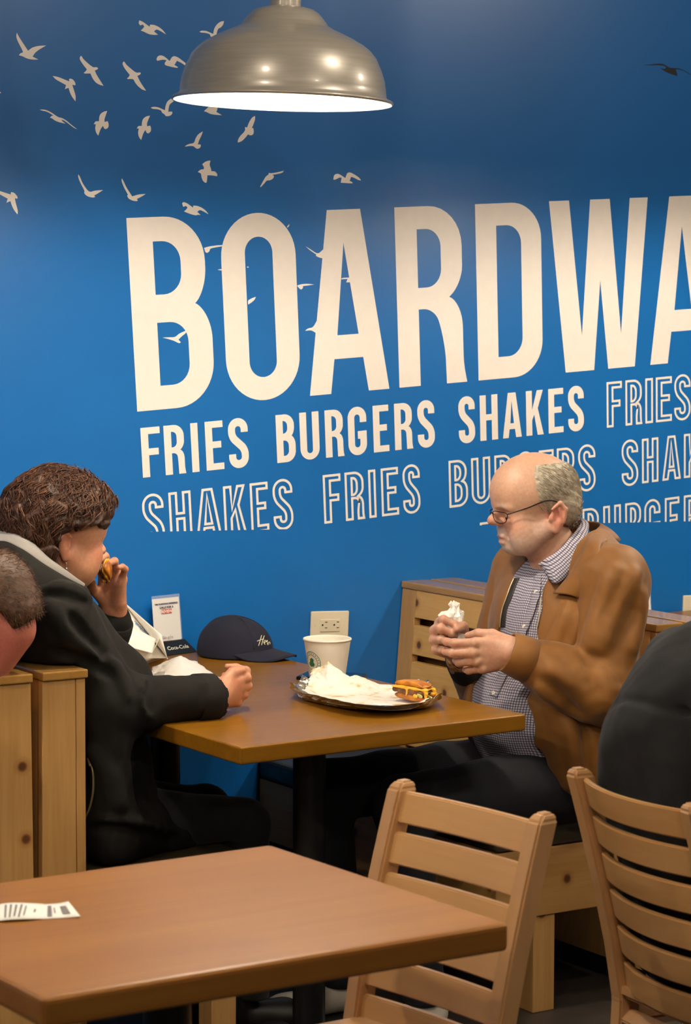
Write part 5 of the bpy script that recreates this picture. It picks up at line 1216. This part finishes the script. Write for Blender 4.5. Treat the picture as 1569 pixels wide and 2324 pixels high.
for k in range(22):
    a = k/22*2*math.pi
    pts = [(.0218*math.cos(a)+.0016*math.cos(a+t), .047+.0218*math.sin(a)+.0016*math.sin(a+t)) for t in (0, 1.57, 3.14, 4.71)]
    mesh_obj('emblem', [on_cup(*p) for p in pts], [(0, 1, 2, 3)], 'ink_green', cup)

# phone
ph = thing('phone', 'dark smartphone lying on the table behind the cup', 'phone', tuple(map(float, onZ(750, 1542, TT))))
pc = [onZ(672, 1543, TT), onZ(815, 1551, TT), onZ(833, 1536, TT), onZ(700, 1530, TT)]
pc = [np.array(p) for p in pc]
hexa('phone_body', [p+V3(0, 0, 0) for p in pc]+[p+V3(0, 0, .0085) for p in pc], 'acrylic_black', ph, .003, 3)
pcc = sum(pc)/4; _M = NT('phone_screen'); _M.set(rough=.06, color=(.012, .012, .014, 1))
hexa('screen', [pcc+(p-pcc)*.93+V3(0, 0, .0084) for p in pc]+[pcc+(p-pcc)*.93+V3(0, 0, .0088) for p in pc], 'phone_screen', ph, 0)

# navy cap with stitched script
cloth('cap_navy', '#080a20', .9, 700, .3, .0)
cc = onZ(545, 1500, TT)
cap = thing('baseball_cap', 'navy baseball cap with a light script word, lying near the wall', 'cap', tuple(map(float, cc)))
vx, vy = np.array([MB[0][0], MB[0][1], 0]), np.array([math.sin(YAW), math.cos(YAW), 0])   # image right, away
vx = unit(vx)
cf_ = Frame(cc+vy*.085, unit(vx*.85-vy*.50))       # brim direction
crown = [cf_.el((-.015, 0, .012), (.098, .085, .088), None, .02), cf_.el((-.045, 0, .020), (.065, .078, .074), None, .03), hs((0, 0, TT+.002), (0, 0, -1), .002), cf_.el((-.015, 0, -.004), (.092, .079, .070), None, .003, 's')]
cpost = lambda P: .0018*vnoise(P, 70, 23)+.0012*np.cos(np.arctan2(cf_.inv(P)[:, 1], cf_.inv(P)[:, 0]+.015)*6)*-1*0+.0
CR = sdf_mesh('crown', crown, .0028, 'cap_navy', cap, cpost)
bv, bf = [], []; nA, nR = 28, 7
for i in range(nA+1):
    a = -1.25+2.5*i/nA
    for j in range(nR):
        t = j/(nR-1); ri = .094; x0, y0 = -.015+ri*math.cos(a)*.98, ri*.86*math.sin(a); x1, y1 = .070+.083*math.cos(a*1.05), .080*math.sin(a*1.05)
        x, y = x0+(x1-x0)*t, y0+(y1-y0)*t; z = .020-.010*t-.020*(abs(y)/.08)**2*(.3+.7*t)+.002
        bv.append(cf_.p(x, y, max(.0025, z)))
for i in range(nA):
    for j in range(nR-1): bf.append((i*nR+j, i*nR+j+1, (i+1)*nR+j+1, (i+1)*nR+j))
br_ = mesh_obj('brim', bv, bf, 'cap_navy', cap, True); md = br_.modifiers.new('thickness', 'SOLIDIFY'); md.thickness = .004; md.offset = 0
sdf_mesh('top_button', [cf_.el((-.018, 0, .099), (.009, .009, .005))], .0015, 'cap_navy', cap)
for s in range(6):     # panel seams
    a = s*math.pi/3+.5; pts = []
    for t in np.linspace(.12, 1.40, 14):
        pts.append(cf_.p(-.017+.0995*math.cos(a)*math.sin(t), .0865*math.sin(a)*math.sin(t), .012+.0895*math.cos(t)))
    tube('seam', pts, .0009, 'cap_navy', CR, 5)
plain('thread_cream', '#d8cfa8', .7)
hp = [hits(crown, [(x, y)], post=cpost, off=.0012)[0] for x, y in [(584, 1455), (606, 1462), (584, 1440)]]
hx, hz = hp[1]-hp[0], hp[2]-hp[0]
def script(pts, r=.0011): tube('stitching', spline(list(hits(crown, pts, post=cpost, off=.0006)), 4), r, 'thread_cream', CR, 5)
script([(587, 1466), (591, 1453), (594, 1442)]); script([(584, 1455), (592, 1452), (599, 1450)]); script([(594, 1464), (597, 1452), (600, 1443)])
script([(600, 1459), (604, 1456), (602, 1453), (599, 1458), (602, 1463)]); script([(605, 1457), (607, 1453), (607, 1462), (610, 1463)], .0009); script([(609, 1461), (611, 1457), (613, 1458), (613, 1462)], .0009)

# crumpled papers: a displaced sheet with sharp creases
def crumple(name, corners, n, amp, seed, mat, parent, lift=None, thick=.0006, fine=.3):
    """corners TL,TR,BR,BL; lift(u,v) -> height"""
    r = np.random.default_rng(seed); C4 = [np.array(c, float) for c in corners]; vs, fs = [], []
    ds = [(r.normal(size=2), r.uniform(0, 6.28), r.uniform(.5, 1)) for _ in range(9)]
    for i in range(n+1):
        for j in range(n+1):
            u, v = j/n, i/n; p = (C4[0]*(1-u)+C4[1]*u)*(1-v)+(C4[3]*(1-u)+C4[2]*u)*v
            e = 0
            for (d, ph_, a) in ds:
                s = (u*d[0]+v*d[1])*3.2+ph_; e += a*(abs((s/math.pi) % 2-1)-.5)
            e = e/3+fine*(r.random()-.5)*.5; z = (lift(u, v) if lift else 0)+amp*(e+.6)
            vs.append(p+V3(r.normal()*.0015, r.normal()*.0015, max(.0008, z)))
    for i in range(n):
        for j in range(n): fs.append((i*(n+1)+j, i*(n+1)+j+1, (i+1)*(n+1)+j+1, (i+1)*(n+1)+j))
    o = mesh_obj(name, vs, fs, mat, parent, True)
    md = o.modifiers.new('thickness', 'SOLIDIFY'); md.thickness = thick; md.offset = 0; return o
_M = NT('paper_greasy'); _M.set(rough=.5)
_g = _M.noise(_M.coord(), 26, 4, .6); _M.color(_M.ramp(_g, [(.30, lin('#f3eee2')), (.56, lin('#efe6d2')), (.66, lin('#d9b878')), (.76, lin('#b07f3c'))]))
_M = NT('foil'); _M.set(rough=.22, metal=1.0, color=lin('#cfcabd')); _M.bump(_M.noise(_M.coord(), 120, 3, .6), .9, .003)
wr0 = thing('burger_wrapper', 'open foil and paper burger wrapper with half a burger on it', 'wrapper', tuple(map(float, onZ(830, 1590, TT))))
Wc = [onZ(690, 1560, TT), onZ(968, 1572, TT), onZ(998, 1612, TT), onZ(664, 1588, TT)]
Wc = [np.array(c) for c in Wc]; fm = onZ(830, 1628, TT)-(Wc[2]+Wc[3])/2
def bil(u, v, grow=0.0):
    u2, v2 = .5+(u-.5)*(1+grow), .5+(v-.5)*(1+grow)
    return (Wc[0]*(1-u2)+Wc[1]*u2)*(1-v2)+(Wc[3]*(1-u2)+Wc[2]*u2)*v2+fm*(v2**2)*math.sin(math.pi*min(1, max(0, u2)))
def wrap(name, n, seed, mat, grow, fn, jit):
    r = np.random.default_rng(seed); ds = [(r.normal(size=2), r.uniform(0, 6.28), r.uniform(.5, 1)) for _ in range(10)]; vs, fs = [], []
    for i in range(n+1):
        for j in range(n+1):
            u, v = j/n, i/n; e = sum(a_*(abs(((u*d[0]*1.6+v*d[1])*4.2+p_)/math.pi % 2-1)-.5) for d, p_, a_ in ds)/3
            p = bil(u, v, grow); z = fn(u, v, e)
            vs.append(p+V3(r.normal()*jit, r.normal()*jit, max(.0010, z)))
    for i in range(n):
        for j in range(n): fs.append((i*(n+1)+j, i*(n+1)+j+1, (i+1)*(n+1)+j+1, (i+1)*(n+1)+j))
    o = mesh_obj(name, vs, fs, mat, wr0, False); md = o.modifiers.new('thickness', 'SOLIDIFY'); md.thickness = .0004; md.offset = 0; return o
def sstep(x, a, b): t = min(1, max(0, (x-a)/(b-a))); return t*t*(3-2*t)
peak = lambda u, c, w_: max(0, 1-abs(u-c)/w_)
wrap('foil_sheet', 46, 5, 'foil', .04, lambda u, v, e: .001+.030*sstep(v, .84, 1)*(.75+.35*e)+.016*sstep(abs(u-.5), .40, .5)+.012*sstep(.2-v, 0, .2)+.003*(e+.3), .0016)
wrap('paper_liner', 44, 6, 'paper_greasy', -.13, lambda u, v, e: .005+.010*sstep(v, .78, 1)*(.6+.5*e)+.014*sstep(abs(u-.5), .38, .5)+(.050*peak(u, .16, .20)+.020*peak(u, .42, .22))*sstep(.42-v, 0, .42)+.010*sstep(.25-v, 0, .25)+.007*(e+.3), .0010)
# half burger on the wrapper
def bun_mat(name, a, b):
    M = NT(name); M.set(rough=.4); M.color(M.ramp(M.noise(M.coord(), 40, 4), [(.3, lin(a)), (.7, lin(b))])); M.bump(M.noise(M.coord(), 200, 3), .5, .002)
bun_mat('bun_gold', '#8f4a10', '#d98e28'); bun_mat('patty_brown', '#3a1d0d', '#7a4a22'); bun_mat('cheese', '#e8a01c', '#f6bf3e'); bun_mat('lettuce', '#8f9a35', '#d8cf7a'); bun_mat('tomato', '#b53418', '#e0692e')
def burger(label, c, ax, up, s, group=None):
    f = Frame(c, ax, up, s); root = thing('burger', label, 'burger', tuple(map(float, c)))
    cut = [hs(f.p(-.014, 0, 0), f.p(-1, .15, 0)-f.p(0, 0, 0), .004)]
    sdf_mesh('bottom_bun', [f.el((0, 0, .008), (.046, .046, .009))]+cut, .0022, 'bun_gold', root, lambda P: .0012*vnoise(P, 200, 1))
    sdf_mesh('patty', [f.el((0, 0, .021), (.047, .047, .008))]+[hs(f.p(-.019, 0, 0), f.p(-1, .1, 0)-f.p(0, 0, 0), .003)], .0022, 'patty_brown', root, lambda P: .0026*vnoise(P, 260, 2))
    sdf_mesh('cheese_slice', [f.el((0, 0, .0285), (.050, .049, .004)), f.rc((-.012, -.042, .026), (-.014, -.046, .012), .006, .003, .004), f.rc((.02, -.044, .026), (.024, -.050, .014), .006, .003, .004), f.rc((-.018, .0, .026), (-.020, .004, .012), .007, .003, .004)]+[hs(f.p(-.020, 0, 0), f.p(-1, 0, 0)-f.p(0, 0, 0), .003)], .0020, 'cheese', root, lambda P: .0015*vnoise(P, 150, 4))
    for k in range(9):
        a = -2.6+k*.34; p0 = (.036*math.cos(a), .040*math.sin(a), .014+.004*(k % 3)); 
        if p0[0] < -.02: p0 = (-.020, p0[1], p0[2])
        sdf_mesh('lettuce' if k % 2 else 'fried_onion', [f.rc(p0, (p0[0]*1.25, p0[1]*1.25-.003, p0[2]-.003*(k % 2)), .0045, .003, .003)], .0014, 'lettuce' if k % 2 else 'cheese', root, lambda P: .001*vnoise(P, 300, 5))
    sdf_mesh('tomato_slice', [f.rc((-.016, -.030, .011), (-.022, -.040, .008), .005, .004, .003), f.rc((.036, -.028, .010), (.046, -.034, .009), .005, .004, .003)], .0014, 'tomato', root)
    sdf_mesh('top_bun', [f.el((0, 0, .032), (.046, .046, .013)), hs(f.p(0, 0, .032), f.p(0, 0, -1)-f.p(0, 0, 0), .003)]+cut, .0022, 'bun_gold', root, lambda P: .0010*vnoise(P, 150, 7))
    return root
bc = onZ(935, 1588, TT+.012)
burger('half-eaten burger lying on the open foil wrapper', bc, vx*.55+vy*.8, (0.10, 0, 1), .98)
mb = onY(224, 1298, -.660)
burger('piece of burger the woman holds to her mouth', mb-V3(0, 0, .0), unit(V3(.35, .3, .85)), unit(V3(.62, -.70, -.1)), .62)

# paper bag lying by the woman
bg = thing('paper_bag', 'crumpled white takeout bag printed in blue, lying beside the woman', 'bag', tuple(map(float, onZ(330, 1495, TT))))
_M = NT('paper_bag'); _M.set(rough=.62); _M.color(_M.ramp(_M.noise(_M.coord(), 14, 4), [(.3, lin('#ece5d6')), (.7, lin('#f7f2e8'))])); _M.bump(_M.noise(_M.coord(), 22, 4, .6), .7, .006)
zc_ = lambda x, y, z: onZ(x, y, TT+z)
# far face slopes up from the table; near face bulges, front fold
B0 = [onY(236, 1370, -.42), onY(286, 1356, -.42)]
bagv = [onY(262, 1358, -.335), onY(375, 1488, -.405), onY(372, 1488, -.420), onY(300, 1505, -.56), onY(235, 1500, -.62), onY(228, 1420, -.52), onY(262, 1400, -.44), onY(345, 1462, -.47)]
far = [onY(240, 1352, -.33), onY(275, 1358, -.33), onY(372, 1440, -.37), onY(381, 1482, -.40)]
def quad_patch(name, a, b, c, d, n, amp, seed, mat, parent, thick=.0006):
    r = np.random.default_rng(seed); vs, fs = [], []; a, b, c, d = [np.array(p, float) for p in (a, b, c, d)]; nn = unit(np.cross(b-a, d-a))
    ds = [(r.normal(size=2), r.uniform(0, 6.28), r.uniform(.5, 1)) for _ in range(7)]
    for i in range(n+1):
        for j in range(n+1):
            u, v = j/n, i/n; p = (a*(1-u)+b*u)*(1-v)+(d*(1-u)+c*u)*v; e = sum(aa*(abs(((u*dd[0]+v*dd[1])*3.0+ph_)/math.pi % 2-1)-.5) for dd, ph_, aa in ds)/2.5
            p = p+nn*amp*e*math.sin(math.pi*u)**.5*math.sin(math.pi*v)**.5; p[2] = max(p[2], TT+.0015); vs.append(p)
    for i in range(n):
        for j in range(n): fs.append((i*(n+1)+j, i*(n+1)+j+1, (i+1)*(n+1)+j+1, (i+1)*(n+1)+j))
    o = mesh_obj(name, vs, fs, mat, parent, True); md = o.modifiers.new('thickness', 'SOLIDIFY'); md.thickness = thick; md.offset = 0; return o
p_back = quad_patch('back_panel', onY(230, 1338, -.34), onY(272, 1358, -.34), onY(381, 1494, -.40), onY(225, 1494, -.45), 16, .004, 3, 'paper_bag', bg)
p_side = quad_patch('gusset', onY(272, 1358, -.34), onY(366, 1440, -.43), onY(380, 1496, -.46), onY(381, 1494, -.40), 10, .004, 4, 'paper_bag', bg)
p_top = quad_patch('front_panel', onY(250, 1398, -.43), onY(354, 1450, -.44), onY(345, 1482, -.50), onY(238, 1455, -.53), 18, .016, 8, 'paper_bag', bg)
p_front = quad_patch('base_panel', onY(238, 1455, -.53), onY(345, 1482, -.50), onZ(318, 1510, TT+.001), onZ(225, 1506, TT+.001), 14, .010, 9, 'paper_bag', bg)
p_end = quad_patch('end_panel', onY(345, 1482, -.50), onY(366, 1440, -.43), onZ(379, 1490, TT+.001), onZ(318, 1510, TT+.001), 12, .006, 10, 'paper_bag', bg)
ta, tb = onY(280, 1389, -.352), onY(350, 1452, -.385); tx = unit(tb-ta); tn = unit(np.cross(tx, onY(300, 1440, -.38)-ta)); tu = unit(np.cross(tn, tx)); tn = tn if tn@(CAM-ta) > 0 else -tn
tri_text('www.boardwalkburgers.ca', .0105, lambda x, y: (ta+tb)/2-tx*x*(-1)*-1+tu*y*(1 if tu[2] < 0 else -1)+tn*.004, 'ink_blue', p_back, 'lettering', .0002)
for (x, y, r_) in [(290, 1413, .006), (322, 1438, .006)]:
    f_ = Frame(onY(x, y, -.36), tn); sdf_mesh('emblem', [f_.el((.006, 0, 0), (.0015, r_, r_*.8)), f_.el((.007, 0, .002), (.0025, r_*.6, r_*.4), None, .001, 's')], .0010, 'ink_blue', p_back)

# crumpled napkin sheet behind the sleeve
crumple('paper_sheet', [onZ(345, 1520, TT), onZ(440, 1505, TT), onZ(508, 1548, TT), onZ(330, 1560, TT)], 26, .010, 12, 'paper_bag', None, lambda u, v: .034*max(0, 1-abs(u-.55)/.45)*max(0, 1-abs(v-.35)/.5))
tag(bpy.data.objects['paper_sheet'], 'crumpled white paper lying behind the woman\'s forearm', 'paper')
# napkin in the man's hands
nk = onY(1034, 1414, -.935); nf = Frame(nk, (-MB[0]), (0, 0, 1))
def tissue(name, f, prof, seed, mat, n=44):
    """bunched tissue: pleated rings along z, prof = (z, radius, pleat depth, x shift)"""
    r = np.random.default_rng(seed); vs, fs = [], []; ph1, ph2 = r.uniform(0, 6, 2)
    for i, (z, rad, pl_, sx) in enumerate(prof):
        for k in range(n):
            a = 2*math.pi*k/n; tri = abs((a*3.5/math.pi+ph1+.25*i) % 2-1)+.6*abs((a*5.5/math.pi+ph2-.3*i) % 2-1)-.8
            q = rad*(1+pl_*tri)+r.normal()*.0009; vs.append(f.p(sx+q*math.cos(a), q*.75*math.sin(a), z+pl_*.010*tri+r.normal()*.0008))
    for i in range(len(prof)-1):
        for k in range(n): fs.append((i*n+k, i*n+(k+1) % n, (i+1)*n+(k+1) % n, (i+1)*n+k))
    fs.append(tuple(range(n))[::-1]); fs.append(tuple((len(prof)-1)*n+k for k in range(n)))
    return mesh_obj(name, vs, fs, mat, None, False)
nko = tissue('napkin', nf, [(-.046, .008, .2, -.006), (-.040, .017, .3, -.004), (-.026, .021, .35, .002), (-.010, .022, .4, .004), (.004, .024, .45, .006), (.016, .025, .5, .008), (.024, .021, .55, .006), (.029, .013, .5, .004), (.036, .009, .5, .003), (.043, .011, .6, .005), (.049, .006, .5, .006)], 3, 'paper_white')
tag(nko, 'crumpled white napkin held in the man\'s fingers', 'napkin')

# receipt on the front table
rp = [onZ(-40, 2096, TT), onZ(-50, 2062, TT)]
rc_ = thing('receipt', 'curled white receipt lying on the bare front table', 'receipt', tuple(map(float, onZ(60, 2085, TT))))
vs, fs = [], []; n = 26
e0 = [onZ(x, y, TT) for x, y in [(-45, 2066), (0, 2061), (60, 2061), (110, 2054), (155, 2052)]]; e1 = [onZ(x, y, TT) for x, y in [(-45, 2094), (0, 2094), (50, 2092), (110, 2086), (183, 2083)]]
A, Bc = spline(e0, 6), spline(e1, 6); n = len(A)
for i in range(n):
    t = i/(n-1); z = .001+.007*max(0, math.sin(t*5.2-.6))+.010*max(0, t-.85)/.15*.3
    for j in range(5): u = j/4; vs.append(A[i]*(1-u)+Bc[i]*u+V3(0, 0, z*(1-.5*u)+.0004))
for i in range(n-1):
    for j in range(4): fs.append((i*5+j, i*5+j+1, (i+1)*5+j+1, (i+1)*5+j))
ro_ = mesh_obj('paper_slip', vs, fs, 'paper_white', rc_, True); md = ro_.modifiers.new('thickness', 'SOLIDIFY'); md.thickness = .0003
plain('ink_grey', '#6e6a68', .7)
def on_rec(t, u):
    i = min(n-2, int(t*(n-1))); k = t*(n-1)-i; z = .001+.007*max(0, math.sin(t*5.2-.6))+.010*max(0, t-.85)/.15*.3
    return (A[i]*(1-k)+A[i+1]*k)*(1-u)+(Bc[i]*(1-k)+Bc[i+1]*k)*u+V3(0, 0, z*(1-.5*u)+.0012)
for (t0, t1, u0, u1) in [(.30, .32, .12, .9), (.35, .37, .12, .9), (.40, .42, .15, .85), (.45, .47, .12, .9), (.50, .515, .2, .8), (.60, .62, .4, .6), (.74, .78, .15, .9), (.80, .81, .3, .7), (.86, .92, .25, .8)]:
    m_ = 5; g_ = [on_rec(t, u0+(u1-u0)*k/m_) for t in (t0, t1) for k in range(m_+1)]
    mesh_obj('print_line', g_, [(k, k+1, m_+1+k+1, m_+1+k) for k in range(m_)], 'ink_grey', ro_)
